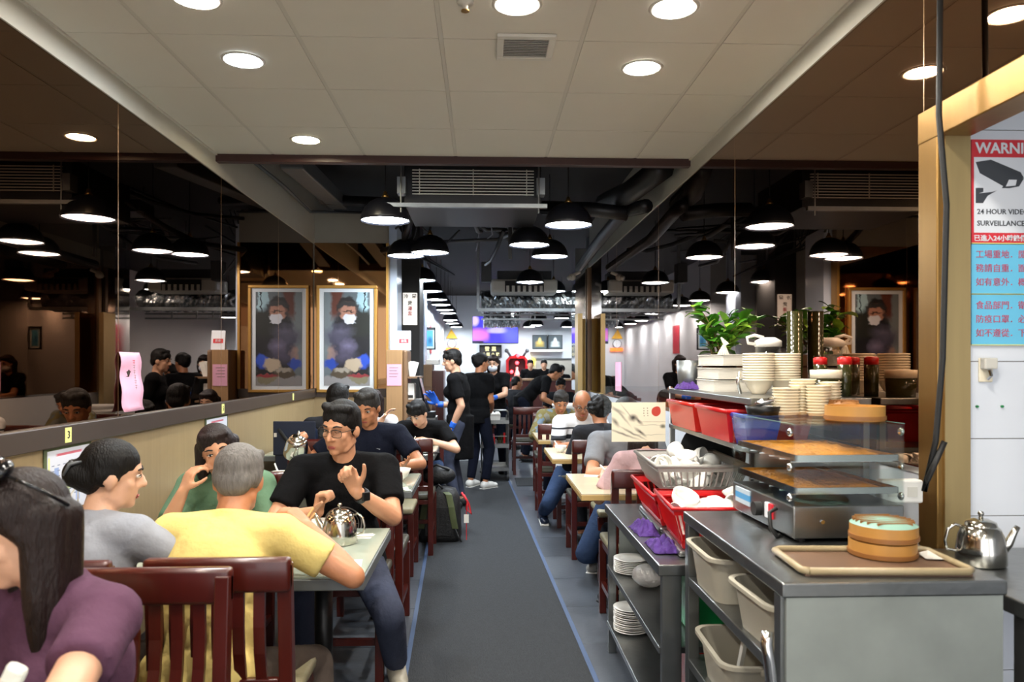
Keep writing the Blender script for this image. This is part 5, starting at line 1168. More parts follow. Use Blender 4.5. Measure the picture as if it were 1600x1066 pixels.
# things on the warmer top: shallow dish stacks, black dish, bamboo steamer
def dish_me():
    mb = MB(); secs = []
    for (k, z) in ((.8, 0), (.93, .0085), (1, .0095), (1, .0125), (.96, .0125), (.76, .003)): secs.append([V((.045 * k * math.copysign(abs(math.cos(u)) ** .6, math.cos(u)), .034 * k * math.copysign(abs(math.sin(u)) ** .6, math.sin(u)), z)) for u in [2 * math.pi * i / 20 for i in range(20)]])
    [mb.v.extend(s) for s in secs]
    for j in range(5):
        for i in range(20): mb.f.append((j * 20 + i, j * 20 + (i + 1) % 20, j * 20 + 20 + (i + 1) % 20, j * 20 + 20 + i))
    mb.f += [tuple(range(20))[::-1], tuple(range(100, 120))]; return mb.mesh('sauce_dish')
dm = dish_me(); dm.materials.append(M['melamine'])
for p_ in dm.polygons: p_.use_smooth = True
dm.set_sharp_from_angle(angle=R(50))
for s, (x, y, n, l) in enumerate(((1.03, 2.50, 9, 'cream rectangular sauce dish in the short stack beside the black dish'), (1.10, 2.53, 12, 'cream rectangular sauce dish in the tall rear stack on the warmer'), (1.125, 2.46, 10, 'cream rectangular sauce dish in the middle stack on the warmer'), (1.19, 2.52, 11, 'cream rectangular sauce dish in the stack nearest the mirror'))):
    for k in range(n):
        o = bpy.data.objects.new('sauce_dish', dm); COL.objects.link(o); o.location = (x + random.uniform(-.001, .001), y, ZW + .0098 * k); o.rotation_euler[2] = R(20 + 10 * s); tag(o, l, 'dish', 'sauce dish stack %s' % 'abcd'[s])
        o['group'] = ['short dish stack', 'tall rear dish stack', 'middle dish stack', 'dish stack by the mirror'][s]
t = thing('black_dish', 'black oval dish with a shiny lid handle on the food warmer', 'dish', (.95, 2.50, ZW)); MB().lathe([(0, 0), (.05, 0), (.058, .03), (.054, .03), (.046, .006), (0, .006)], 24, closed=False).build('dish', 'black_metal', t, smooth=True); MB().tube([(-.02, 0, .032), (0, .0, .044), (.035, .0, .05), (.05, 0, .035)], [.012, .012, .011, .008], 10).build('lid_handle', 'chrome', t, smooth=True)
def steamer(label, c, r, h, m='bamboo', lid=True, ml='bamboo'):
    t = thing('bamboo_steamer', label, 'steamer', c)
    MB().lathe([(r * .97, 0), (r, .002), (r, h), (r * .93, h), (r * .93, 0)], 32, closed=True).build('wall', m, t, smooth='auto'); MB().lathe([(r + .003, h * .1), (r + .003, h * .35), (r, h * .35), (r, h * .1)], 32, closed=True).build('hoop', 'bamboo_dark', t, smooth='auto')
    MB().lathe([(0, h * .6), (r * .95, h * .6), (r * .95, h * .55), (0, h * .55)], 24).build('floor', m, t)
    if lid:
        l = MB().lathe([(0, h + .014), (r * .8, h + .010), (r * 1.0, h), (0, h)], 32).build('lid', ml, t, smooth='auto')
        for k in range(7): q_ = math.sqrt(max(.05, .8 - (-.7 + k * .23) ** 2)); MB().bx(-r * q_, r * q_, -r * .7 + k * r * .23, -r * .7 + k * r * .23 + .004, h + .004, h + .013).build('lid_strip', 'bamboo_dark', l)
    return t
steamer('round bamboo steamer on the food warmer beside the dish stacks', (1.135, 2.24, ZW), .085, .045, 'bamboo', False)
steamer('dark bamboo steamer at the back of the food warmer', (1.19, 2.42, ZW), .05, .04, 'bamboo_dark', True, 'bamboo_dark')
# on the near worktop
t = thing('serving_tray', 'brown rectangular tray with tan rim on the near end of the counter', 'tray', (.985, 1.875, bz + .0005), R(-3))
MB().bx(-.2, .2, -.11, .11, 0, .006).build('base', 'brown_tray', t)
vs = []
MB().tube([(-.19, -.11, .012), (.19, -.11, .012), (.205, -.095, .012), (.205, .095, .012), (.19, .11, .012), (-.19, .11, .012), (-.205, .095, .012), (-.205, -.095, .012), (-.19, -.11, .012)], .009, 8).build('rim', 'tray_rim', t, smooth=True)
for k in range(2): steamer(['round bamboo steamer at the bottom of the pair on the brown tray', 'round bamboo steamer with a greenish lid, top of the pair on the brown tray'][k], (1.06 + .003 * k, 1.945, bz + .007 + .042 * k), .083, .04, 'bamboo', k == 1, 'teal')
o = MB().add([(-.03, -.02, 0), (.04, -.03, .0), (.02, .05, .004), (-.02, .04, .0)], [(0, 1, 2, 3)]).build('paper_scrap', 'paper', loc=(1.17, 1.90, bz + .012)); o.modifiers.new('s', 'SOLIDIFY').thickness = .001; tag(o, 'small white paper slip on the brown tray', 'paper')
# kitchen counter with steel pot
t = thing('kitchen_counter', 'stainless kitchen counter behind the brass door jamb', 'counter', (1.27, 1.7, 0)); MB().bx(0, 1.2, 0, .53, .86, .90).build('worktop', 'steel', t, bevel=.004); MB().bx(.01, 1.2, .02, .52, .3, .33).build('shelf', 'steel', t)
for x in (.01, .55, 1.15):
    for y in (.02, .48): MB().bx(x, x + .035, y, y + .035, 0, .86).build('leg', 'steel', t)
kettle('steel teapot on the kitchen counter by the white wall', (1.40, 2.05, .9005), R(170), .8)
o = MB().cyl((0, 0, 0), (0, 0, .14), .09, n=24).build('stock_pot', 'steel_pot', smooth='auto', loc=(1.42, 1.95, .331)); tag(o, 'steel pot on the lower kitchen counter shelf', 'pot')
# ------------------------------------------------------------------ people
def remesh(mb, vox, it, name):
    me = mb.mesh(name); ob = bpy.data.objects.new('tmp', me); COL.objects.link(ob)
    m = ob.modifiers.new('r', 'REMESH'); m.mode = 'VOXEL'; m.voxel_size = vox; m.use_smooth_shade = True
    if it: s = ob.modifiers.new('s', 'SMOOTH'); s.factor = .5; s.iterations = it
    dg = bpy.context.evaluated_depsgraph_get(); me2 = bpy.data.meshes.new_from_object(ob.evaluated_get(dg)); me2.name = name
    bpy.data.objects.remove(ob); bpy.data.meshes.remove(me)
    for p in me2.polygons: p.use_smooth = True
    return me2

def ik(a, c, l1, l2, pole):
    d = c - a; L = min(d.length, (l1 + l2) * .995); L = max(L, abs(l1 - l2) + .02); dn = d.normalized()
    x = (l1 * l1 - l2 * l2 + L * L) / (2 * L); h = math.sqrt(max(l1 * l1 - x * x, 0))
    p = V(pole); p = p - dn * p.dot(dn); p.normalize()
    return a + dn * x + p * h, a + dn * L

def hand(mb, w_, d, n, side, s, curl=25, thumb=.35, inf=0, spread=5):
    """palm and five fingers: w_ wrist, d finger direction, n palm normal, side +1 right hand, -1 left"""
    d = d.normalized(); n = (n - d * n.dot(d)).normalized(); t = n.cross(d) * side
    ks = [.029, .010, -.009, -.027]; kl = [.086, .09, .086, .078]; fl = [(.042, .026, .021), (.046, .029, .022), (.042, .027, .021), (.033, .02, .019)]
    for i in range(4):
        a = w_ + t * (ks[i] * .55 * s) + d * (.008 * s); k = w_ + d * (kl[i] * s) + t * (ks[i] * s)
        mb.cap(a, k, .0155 * s + inf, .0115 * s + inf, 8)
        fd = (d + t * math.tan(R(spread * (1.5 - i)))).normalized(); ax = None; ang = 0; p = k; rr = .0092 * s + inf
        c_ = curl[i] if hasattr(curl, '__len__') else curl
        for j, l in enumerate(fl[i]):
            ang += c_ * (.75 if j == 0 else 1.0); u = fd * math.cos(R(ang)) + n * math.sin(R(ang)); q = p + u * (l * s); mb.cap(p, q, rr, rr * .92, 8); p = q; rr *= .92
    a = w_ + d * (.022 * s) + t * (.022 * s); p = a; u0 = (t * .75 + d * .62 + n * thumb).normalized()
    mb.cap(w_ + t * .01 * s, a, .017 * s + inf, .015 * s + inf, 8)
    for j, l in enumerate((.044, .032, .026)):
        u = (u0 * (1 - .28 * j) + d * (.33 * j) + n * (thumb * .5 * j)).normalized(); q = p + u * (l * s); mb.cap(p, q, (.0135 - .0015 * j) * s + inf, (.012 - .0015 * j) * s + inf, 8); p = q

def person(label, x, y, rot, H=1.68, seat=.44, lean=8, head=(0, 0, 0), RA=None, LA=None, RH={}, LH={}, RL_=None, LL_=None, shirt='black', sleeve=.62, pants='navy', skin='a', hair='short', hairm='hair_black',
           fat=1.0, fem=False, vox=.010, shoes='nylon_black', gloves=False, mask=False, glasses=False, face=True, side=0, shirt_m=None, Rp=(.5, -.6, -.6), Lp=(-.5, -.6, -.6), hunch=10, eyes_closed=False, bare=False, group=None, hem=0):
    T = thing('person', label, 'person', (x, y, 0), R(rot), group)
    W2L = (Matrix.Translation((x, y, 0)) @ Matrix.Rotation(R(rot), 4, 'Z')).inverted()
    loc = lambda p: (W2L @ p) if isinstance(p, V) else V(p)
    s = H / 1.7
    stand = seat is None
    P = V((0, 0, .93 * s if stand else seat + .085))
    tr = Matrix.Rotation(R(side), 3, 'Y') @ Matrix.Rotation(R(-lean), 3, 'X'); tr2 = Matrix.Rotation(R(side), 3, 'Y') @ Matrix.Rotation(R(-lean - hunch), 3, 'X')
    Cw = P + tr @ V((0, 0, .20 * s)); Nk = Cw + tr2 @ V((0, 0, .29 * s))
    Ch = Cw + tr2 @ V((0, .0, .12 * s)); hr = Matrix.Rotation(R(head[0]), 3, 'Z') @ Matrix.Rotation(R(-head[1]), 3, 'X') @ Matrix.Rotation(R(head[2]), 3, 'Y')
    Hb = Nk + tr2 @ V((0, .012 * s, .065 * s)); Hc = Hb + hr @ V((0, .018 * s, .095 * s))
    sw = (.165 if fem else .185) * s
    Sh = {k: Cw + tr2 @ V((k * sw, 0, .245 * s)) for k in (1, -1)}
    Hp = {k: P + tr @ V((k * .092 * s, 0, -.015)) for k in (1, -1)}
    ua, fa = .285 * s, .25 * s
    arms = {}
    for k, A_, pl_ in ((1, RA, Rp), (-1, LA, Lp)):
        if A_ is None: tgt = Sh[k] + V((k * .06, .10 if not stand else .03, -.50 * s)) if stand else V((k * .17, .36, P.z + .16))
        else: tgt = loc(A_)
        el, wr = ik(Sh[k], tgt, ua, fa, V(pl_)); arms[k] = (el, wr)
    legs = {}
    th, sn = .43 * s, .42 * s
    for k, L_ in ((1, RL_), (-1, LL_)):
        if L_ is None: ank = V((k * .11, .02, .085)) if stand else V((k * .14, .27, .085))
        else: ank = loc(L_)
        kn, an = ik(Hp[k], ank, th, sn, V((k * .12, 1, .35 if not stand else 0))); legs[k] = (kn, an)
    f_ = fat; hd = lambda p: Hc + hr @ (V(p) * s)
    # ---- body: one continuous skin
    def torso(mb, inf=0, low=True):
        mb.sph(P + tr @ V((0, 0, .0)), ((.165 * f_ + inf) * s, (.115 * f_ + inf) * s, (.12 + inf) * s), 16, 10, tr)
        mb.sph(P + tr @ V((0, .012 * f_, .13 * s)), ((.138 * f_ + inf) * s, (.105 * f_ + inf) * s, .16 * s), 16, 10, tr)
        mb.sph(Ch, ((.155 + .3 * (f_ - 1) * .3 + inf) * s, (.112 * (1 + .5 * (f_ - 1)) + inf) * s, (.18 + inf) * s), 16, 10, tr2)
        if fem:
            for k in (1, -1): mb.sph(Ch + tr2 @ V((k * .065 * s, .085 * s, .0)), (.058 * s + inf, .05 * s + inf, .055 * s + inf), 12, 8)
        for k in (1, -1):
            mb.cap(Ch + tr2 @ V((k * .05 * s, -.005, .11 * s)), Sh[k], .072 * s + inf, .060 * s + inf, 12)
            mb.cap(Nk + tr2 @ V((0, -.01, -.01)), Sh[k] + (Nk - Sh[k]) * .25, .048 * s + inf * .6, .05 * s + inf, 10)
    b = MB(); torso(b)
    b.cap(Nk + tr2 @ V((0, 0, -.06 * s)), Hb + hr @ V((0, 0, .03)), .058 * s, .054 * s, 14)
    for k in (1, -1):
        el, wr = arms[k]; b.cap(Sh[k], el, .050 * s, .041 * s, 12); b.cap(el, el.lerp(wr, .4), .041 * s, .040 * s, 12); b.cap(el.lerp(wr, .4), wr, .040 * s, .026 * s, 12)
        kn, an = legs[k]; b.cap(Hp[k], kn, .078 * s, .055 * s, 12); b.cap(kn, kn.lerp(an, .35), .054 * s, .054 * s, 12); b.cap(kn.lerp(an, .35), an, .052 * s, .036 * s, 12)
        ft = (V((an.x - Hp[k].x, max(.15, an.y - Hp[k].y) if not stand else .2, 0))); ft = V((.15 * k, 1, 0)).normalized()
        b.cap(an + V((0, -.02, -.045)), an + ft * .15 * s + V((0, 0, -.055)), .034 * s, .026 * s, 10)
    # head
    b.sph(hd((0, -.006, .030)), (.076 * s, .094 * s, .090 * s), 20, 14, hr); b.sph(hd((0, .020, -.040)), (.060 * s, .066 * s, .076 * s), 18, 12, hr)
    b.sph(hd((0, .058, -.094)), (.026 * s, .024 * s, .020 * s), 12, 8, hr); b.sph(hd((0, .074, .026)), (.048 * s, .018 * s, .014 * s), 12, 8, hr)
    for k in (1, -1):
        b.sph(hd((k * .038, .052, -.022)), (.022 * s, .022 * s, .022 * s), 12, 8, hr); b.sph(hd((k * .077, -.008, -.008)), (.011 * s, .024 * s, .033 * s), 10, 8, hr); b.cap(hd((k * .036, .03, -.085)), hd((k * .046, -.01, -.058)), .020 * s, .024 * s, 8)
    b.cap(hd((0, .086, .012)), hd((0, .104, -.026)), .008 * s, .0125 * s, 10); 
    for k in (1, -1): b.sph(hd((k * .012, .093, -.03)), .009 * s, 8, 6)
    b.sph(hd((0, .074, -.062)), (.026 * s, .012 * s, .012 * s), 10, 8, hr); b.sph(hd((0, .070, -.076)), (.023 * s, .012 * s, .012 * s), 10, 8, hr)
    hands = {}
    for k, hh in ((1, RH), (-1, LH)):
        el, wr = arms[k]; fd = (wr - el).normalized()
        d = V(hh['d']) if 'd' in hh else fd; n = V(hh['n']) if 'n' in hh else (V((-k, .3, 0)) if stand else V((-k * .5, 0, -1)))
        hands[k] = (wr, d, n, hh.get('curl', 28), hh.get('thumb', .35), hh.get('spread', 5)); hand(b, wr, d, n, k, s, hh.get('curl', 28), hh.get('thumb', .35), 0, hh.get('spread', 5))
    body = link('body', remesh(b, vox, 2 if vox < .009 else 1, 'body'), 'skin_' + skin, T)
    # ---- clothes
    sv = max(vox, .011)
    c = MB(); torso(c, .016)
    for k in (1, -1):
        el, wr = arms[k]
        c.sph(Sh[k], .072 * s, 12, 8)
        if sleeve <= 1: e = Sh[k].lerp(el, sleeve); c.cyl(Sh[k], e, .070 * s * (1 + .3 * (f_ - 1)), .067 * s, 14)
        else: c.cap(Sh[k], el, .068 * s, .058 * s, 12); c.cyl(el, el.lerp(wr, sleeve - 1), .058 * s, .042 * s, 12)
    if stand: c.cyl(P + V((0, 0, -.10 - hem)), P + V((0, 0, .06)), (.145 if hem else .158) * s * f_, .15 * s * f_, 18)
    ring = [Nk + tr2 @ V((.066 * s * math.cos(u), -.004 + .062 * s * math.sin(u), .012 * s - .02 * s * max(0, math.sin(u)))) for u in [2 * math.pi * i / 16 for i in range(17)]]
    c.tube(ring, .012 * s, 8)
    sm = shirt_m or M['cl_' + shirt]
    so = link('shirt', remesh(c, sv, 3, 'shirt'), sm, T); T['shirt_obj'] = so.name
    tr_ = MB(); tr_.sph(P + tr @ V((0, 0, -.01)), ((.172 * f_) * s, (.128 * f_) * s, .13 * s), 16, 10, tr)
    for k in (1, -1):
        kn, an = legs[k]; tr_.cap(Hp[k], kn, .094 * s, .070 * s, 12); tr_.cap(kn, kn.lerp(an, .4), .070 * s, .066 * s, 12); tr_.cyl(kn.lerp(an, .4), kn.lerp(an, .93), .066 * s, .056 * s, 12)
    link('trousers', remesh(tr_, max(.012, sv), 2, 'trousers'), 'cl_' + pants, T)
    for k in (1, -1):
        kn, an = legs[k]; ft = V((.15 * k, 1, 0)).normalized(); sh_ = MB(); base = V((an.x, an.y, an.z - .062))
        sh_.cap(an + V((0, -.025, -.035)), an + ft * .10 + V((0, 0, -.045)), .047, .043, 12); sh_.sph(an + ft * .155 * s + V((0, 0, -.052)), (.045, .05, .032), 12, 8); sh_.cyl(an + V((0, 0, -.03)), an + V((0, 0, .0)), .046, .046, 12)
        o = link('shoe', remesh(sh_, .009, 3, 'shoe'), shoes if isinstance(shoes, str) else shoes[0], T)
        sl = MB(); q = an + V((0, 0, -.084)); sl.obx(q + ft * .06, (.082, .26 * s, .022), Matrix.Rotation(math.atan2(-ft.x, ft.y), 3, 'Z')).build('sole', 'white' if shoes != 'nylon_black' else 'rubber', o, bevel=.01)
    if gloves:
        for k in (1, -1):
            if gloves != 'both' and k != gloves: continue
            g = MB(); hand(g, *hands[k][:3], k, s, hands[k][3], hands[k][4], .004, hands[k][5]); el, wr = arms[k]; g.cyl(wr + (el - wr).normalized() * .06, wr, .036 * s, .033 * s, 10); link('glove', remesh(g, .007, 1, 'glove'), 'glove', T)
    # ---- hair
    h = MB(); hv = .008 if vox < .012 else .010
    e_ = lambda c_, r_, sg=14: h.sph(hd(c_), tuple(v * s for v in r_), sg, 10, hr)
    if hair != 'bald':
        if hair == 'thin':
            e_((0, -.020, .030), (.083, .090, .086)); e_((.055, -.03, .0), (.028, .05, .045)); e_((-.055, -.03, .0), (.028, .05, .045)); e_((0, -.07, -.02), (.062, .035, .05))
        else:
            e_((0, -.014, .046), (.086, .100, .088)); e_((0, -.062, -.008), (.068, .045, .062))
            for k in (1, -1): e_((k * .062, -.022, .012), (.024, .05, .046))
            if hair in ('short', 'fringe'):
                for i in range(9): u = -.06 + .015 * i; e_((u, .056 - abs(u) * .5, .098 + random.uniform(-.005, .008)), (.017, .028, .020), 8)
            if hair == 'fringe':
                for i in range(9): u = -.06 + .015 * i; e_((u, .082 - abs(u) * .45, .055 + random.uniform(-.008, .008)), (.013, .016, .03), 8)
        if hair == 'curly':
            for i in range(110):
                u, v = random.uniform(0, 6.28), random.uniform(-.45, 1); r_ = math.sqrt(max(0, 1 - v * v)); q = (.095 * r_ * math.cos(u), -.02 + .108 * r_ * math.sin(u), .035 + .098 * v)
                if q[1] > .06 and q[2] < .07: continue
                e_(q, (.017, .017, .017), 7)
        if hair == 'bun': e_((0, -.118, .005), (.048, .04, .05)); e_((0, -.085, .0), (.06, .05, .06))
        if hair == 'highbun': e_((0, -.105, .055), (.05, .04, .045)); e_((0, -.085, .02), (.06, .05, .06))
        if hair in ('long', 'bob'):
            ln = -.34 if hair == 'long' else -.13
            for k in (1, -1):
                a0 = hd((k * .064, -.02, .03)); a1 = a0.lerp(hd((k * .078, -.03, 0)), .5) + V((0, 0, ln * .5 * s)); h.cap(a0, a1, .030 * s, .032 * s, 10); h.cap(a1, a1 + hr @ V((0, -.012, 0)) + V((0, 0, ln * .5 * s)), .032 * s, .020 * s, 10)
            for k in (1, -1): a2 = hd((k * .072, -.055, .02)); h.cap(a2, a2 + V((0, 0, ln * .85 * s)), .034 * s, .026 * s, 10)
            for k in (-.04, 0, .04): h.cap(hd((k, -.085, .0)), hd((k * 1.2, -.085, 0)) + V((0, 0, ln * s)), .036 * s, .028 * s, 10)
            for i in range(8): u = -.055 + .0157 * i; e_((u, .066 - abs(u) * .5, .084), (.015, .028, .02), 8)
            if hair == 'long':
                for k in (1, -1): h.cap(hd((k * .05, .045, .085)), hd((k * .078, .0, -.04)), .016 * s, .018 * s, 8)
        ho = link('hair', remesh(h, hv, 1, 'hair'), hairm, T)
    # ---- face
    if face:
        for k in (1, -1):
            if not eyes_closed:
                ey = MB().sph(hd((k * .031, .079, .006)), (.0135 * s, .009 * s, .0065 * s), 10, 6, hr).build('eye', 'eye_white', T, smooth=True); MB().sph(hd((k * .031, .0855, .006)), (.006 * s, .004 * s, .006 * s), 8, 6, hr).build('pupil', 'eye_dark', ey, smooth=True)
            MB().tube([hd((k * .018, .084, .008)), hd((k * .031, .0885, .0125 if not eyes_closed else .003)), hd((k * .046, .080, .008))], .0017 * s, 5).build('eyelid', 'eye_dark', T, smooth=True)
            MB().tube([hd((k * .015, .091, .028)), hd((k * .032, .090, .034)), hd((k * .052, .076, .029))], [.0035 * s, .004 * s, .002 * s], 6).build('eyebrow', 'brow' if hairm != 'hair_grey' else 'hair_grey', T, smooth=True)
        if not mask: MB().sph(hd((0, .0855, -.0655)), (.021 * s, .006 * s, .0042 * s), 10, 6, hr).sph(hd((0, .083, -.0715)), (.018 * s, .006 * s, .0048 * s), 10, 6, hr).build('lips', 'lip', T, smooth=True)
    if mask:
        k_ = MB(); k_.sph(hd((0, .040, -.055)), (.066 * s, .072 * s, .056 * s), 18, 12, hr); mo = link('face_mask', remesh(k_, .007, 1, 'face_mask'), 'mask', T)
        for k in (1, -1): MB().tube([hd((k * .058, .05, -.03)), hd((k * .082, -.01, .0))], .002, 5).build('ear_loop', 'mask', mo)
    if glasses:
        g = thing('spectacles', glasses, 'glasses', (0, 0, 0)); g.parent = None
        gm = (Matrix.Translation((x, y, 0)) @ Matrix.Rotation(R(rot), 4, 'Z')); wv = lambda p: gm @ hd(p)
        g.location = wv((0, .1, 0)); li = lambda p: wv(p) - g.location
        fr_ = MB()
        for k in (1, -1):
            cs = [li((k * .033 + .026 * math.copysign(abs(math.cos(u)) ** .6, math.cos(u)), .102 - .25 * abs(.026 * math.cos(u) * 1), .002 + .017 * math.copysign(abs(math.sin(u)) ** .6, math.sin(u)))) for u in [2 * math.pi * i / 18 for i in range(19)]]
            fr_.tube(cs, .0014, 5)
            MB().add(cs[:18], [tuple(range(18))]).build('lens', 'lens', g)
            MB().tube([li((k * .06, .094, .010)), li((k * .078, .05, .010)), li((k * .082, -.0, .006)), li((k * .08, -.02, -.008))], .0017, 6).build('temple', 'black_metal', g)
        fr_.tube([li((-.008, .102, .008)), li((0, .105, .011)), li((.008, .102, .008))], .0014, 5)
        for k in (1, -1): fr_.tube([li((k * .008, .1025, .014)), li((k * .033, .1005, .0205)), li((k * .059, .0965, .015))], .0022, 6)
        fr_.build('frame', 'black_metal', g)
    return dict(T=T, hd=hd, arms=arms, hands=hands, shirt=so, Ch=Ch, tr2=tr2, s=s, legs=legs, Nk=Nk, Mw=(Matrix.Translation((x, y, 0)) @ Matrix.Rotation(R(rot), 4, 'Z')))

def stripes(name, base, dark, bands):
    m = mat(name, base, .85, bump=(7, .4)); nt = m.node_tree; b = nt.nodes['Principled BSDF']
    tc = nt.nodes.new('ShaderNodeTexCoord'); sp = nt.nodes.new('ShaderNodeSeparateXYZ'); nt.links.new(tc.outputs['Object'], sp.inputs[0]); rp = nt.nodes.new('ShaderNodeValToRGB'); rp.color_ramp.interpolation = 'CONSTANT'
    mr = nt.nodes.new('ShaderNodeMapRange'); mr.inputs['From Min'].default_value = .5; mr.inputs['From Max'].default_value = 1.2; nt.links.new(sp.outputs[2], mr.inputs['Value']); nt.links.new(mr.outputs[0], rp.inputs[0])
    el = rp.color_ramp.elements; el[0].color = lin(base); el[0].position = 0; el.remove(el[1])
    for z0, z1 in bands:
        e = el.new((z0 - .5) / .7); e.color = lin(dark); e = el.new((z1 - .5) / .7); e.color = lin(base)
    nt.links.new(rp.outputs[0], b.inputs['Base Color']); return m
def camo(name, cols, scale):
    m = mat(name, cols[0], .85, bump=(9, .4)); nt = m.node_tree; b = nt.nodes['Principled BSDF']; tc = nt.nodes.new('ShaderNodeTexCoord'); n = nt.nodes.new('ShaderNodeTexNoise'); n.inputs['Scale'].default_value = scale; nt.links.new(tc.outputs['Object'], n.inputs['Vector'])
    rp = nt.nodes.new('ShaderNodeValToRGB'); rp.color_ramp.interpolation = 'CONSTANT'; el = rp.color_ramp.elements; el[0].color = lin(cols[0]); el[1].position = .46; el[1].color = lin(cols[1]); e = el.new(.56); e.color = lin(cols[2]); nt.links.new(n.outputs[0], rp.inputs[0]); nt.links.new(rp.outputs[0], b.inputs['Base Color']); return m

# front booth -------------------------------------------------
p1 = person('woman in purple printed T-shirt with long brown hair and sunglasses on her head, looking down', -.885, 1.68, 152, 1.60, .44, 3, (-20, 18, 0), RA=V((-1.08, 1.25, .94)), LA=V((-.95, 1.28, .945)), Rp=(.7, -.3, -.8), Lp=(-.9, -.2, -.5),
            shirt='purple', sleeve=.55, pants='brown', skin='c', hair='long', hairm='hair_brown', fem=True, vox=.008, RH=dict(curl=40, n=(0, 0, -1)), LH=dict(curl=40, n=(0, 0, -1)), hunch=6)
for st, px, z in (('OS', 0, .02),):
    pass
tx = text('OUS', .075, 'sign_white', p1['T'], (0, 0, 0), name='shirt_print', depth=.0005, bold=.001)
c_ = p1['Ch']; tx.location = c_ + p1['tr2'] @ V((-.0, .20, -.02)); tx.rotation_euler = (R(90 - 22), 0, R(180)); sw_ = tx.modifiers.new('wrap', 'SHRINKWRAP'); sw_.target = p1['shirt']; sw_.wrap_method = 'NEAREST_SURFACEPOINT'; sw_.wrap_mode = 'ABOVE_SURFACE'; sw_.offset = .003
g = thing('sunglasses', 'black glossy sunglasses pushed up on the hair of the woman in purple', 'sunglasses', (0, 0, 0)); L_ = lambda p: p1['Mw'] @ p1['hd'](p)
for k in (1, -1): MB().sph(L_((k * .038, .0, .142)), (.036, .028, .018), 16, 10, (p1['Mw'].to_3x3() @ Matrix.Rotation(R(-20), 3, 'Z') @ Matrix.Rotation(R(-45), 3, 'X'))).build('lens', 'screen_black', g, smooth=True); MB().tube([L_((k * .074, -.005, .132)), L_((k * .098, -.05, .08)), L_((k * .094, -.085, .03))], .004, 6).build('temple', 'screen_black', g, smooth=True)
MB().tube([L_((-.012, .015, .15)), L_((0, .017, .153)), L_((.012, .015, .15))], .004, 6).build('bridge', 'screen_black', g)
g = thing('tissue', 'white folded tissue held by the woman in purple', 'tissue', (0, 0, 0)); q = pt(22, 1056, 1.2); MB().obx(q, (.035, .02, .04), Matrix.Rotation(R(25), 3, 'Y')).build('folds', 'paper', g, bevel=.01)

p2 = person('woman in grey blouse with hair clipped up, turned toward the table', -1.27, 2.33, -14, 1.58, .44, 10, (-50, 6, 0), RA=V((-.90, 2.70, .80)), LA=V((-1.35, 2.72, .78)), shirt='ltgrey', sleeve=1.05, pants='brown', skin='c', hair='bun', fem=True, fat=1.12, vox=.009, Rp=(.9, -.3, -.5), hunch=12)
g = thing('hair_claw', 'grey plastic claw clip in the bun of the woman in grey', 'hair clip', (0, 0, 0)); L_ = lambda p: p2['Mw'] @ p2['hd'](p)
MB().tube([L_((-.035, -.10, .05)), L_((-.04, -.135, .04)), L_((-.035, -.15, .0))], [.004, .007, .004], 8).tube([L_((.035, -.10, .05)), L_((.04, -.135, .04)), L_((.035, -.15, .0))], [.004, .007, .004], 8).tube([L_((-.035, -.13, .045)), L_((.035, -.13, .045))], .005, 8).build('claw', 'charcoal_plastic', g, smooth=True)
p3 = person('woman in green T-shirt resting her cheek on her hand', -1.17, 3.60, 184, 1.58, .44, 14, (14, 8, 14), RA=pt(286, 768, 3.2), LA=V((-1.02, 3.2, .79)), Rp=(.45, .2, -1), shirt='green', sleeve=.7, pants='navy', skin='a', hair='bob', hairm='hair_brown', fem=True, vox=.009, RH=dict(d=(-.35, -.1, 1), n=(-.6, -.6, 0), curl=45), hunch=12)
p4 = person('grey haired man in yellow T-shirt seen from behind, eating with chopsticks', -.85, 2.30, -4, 1.64, .44, 16, (6, 18, 0), RA=pt(480, 824, 2.55), LA=V((-.92, 2.66, .80)), Rp=(1, -.35, -.8), Lp=(-.9, -.5, -.4), shirt='yellow', sleeve=.62, pants='brown', skin='b', hair='short', hairm='hair_grey', fat=1.08, vox=.009, RH=dict(curl=48, n=(-.6, .2, -.6)), RL_=V((-.52, 2.42, .085)), shoes='nylon_black', hunch=20)
p5 = person('man in black bicycle print T-shirt with glasses and smart watch gesturing with both hands', -.655, 3.62, 186, 1.72, .44, 7, (-26, 10, -4), RA=pt(497, 800, 3.22), LA=pt(556, 768, 3.18), Rp=(.9, -.25, -.5), Lp=(-.6, .2, -1), shirt='black', sleeve=.72, pants='greyblue', skin='a', hair='short', fat=1.1, vox=.006, eyes_closed=True,
            RH=dict(curl=78, thumb=.5, d=(-.2, .25, .9), n=(-.7, .4, .0)), LH=dict(curl=(62, 66, 70, 74), thumb=.15, d=(.35, .1, .9), n=(.25, .95, .0), spread=3), glasses='thin black framed spectacles on the man in the bicycle shirt', LL_=pt(619, 1038, 3.5), shoes='tub', hunch=4)
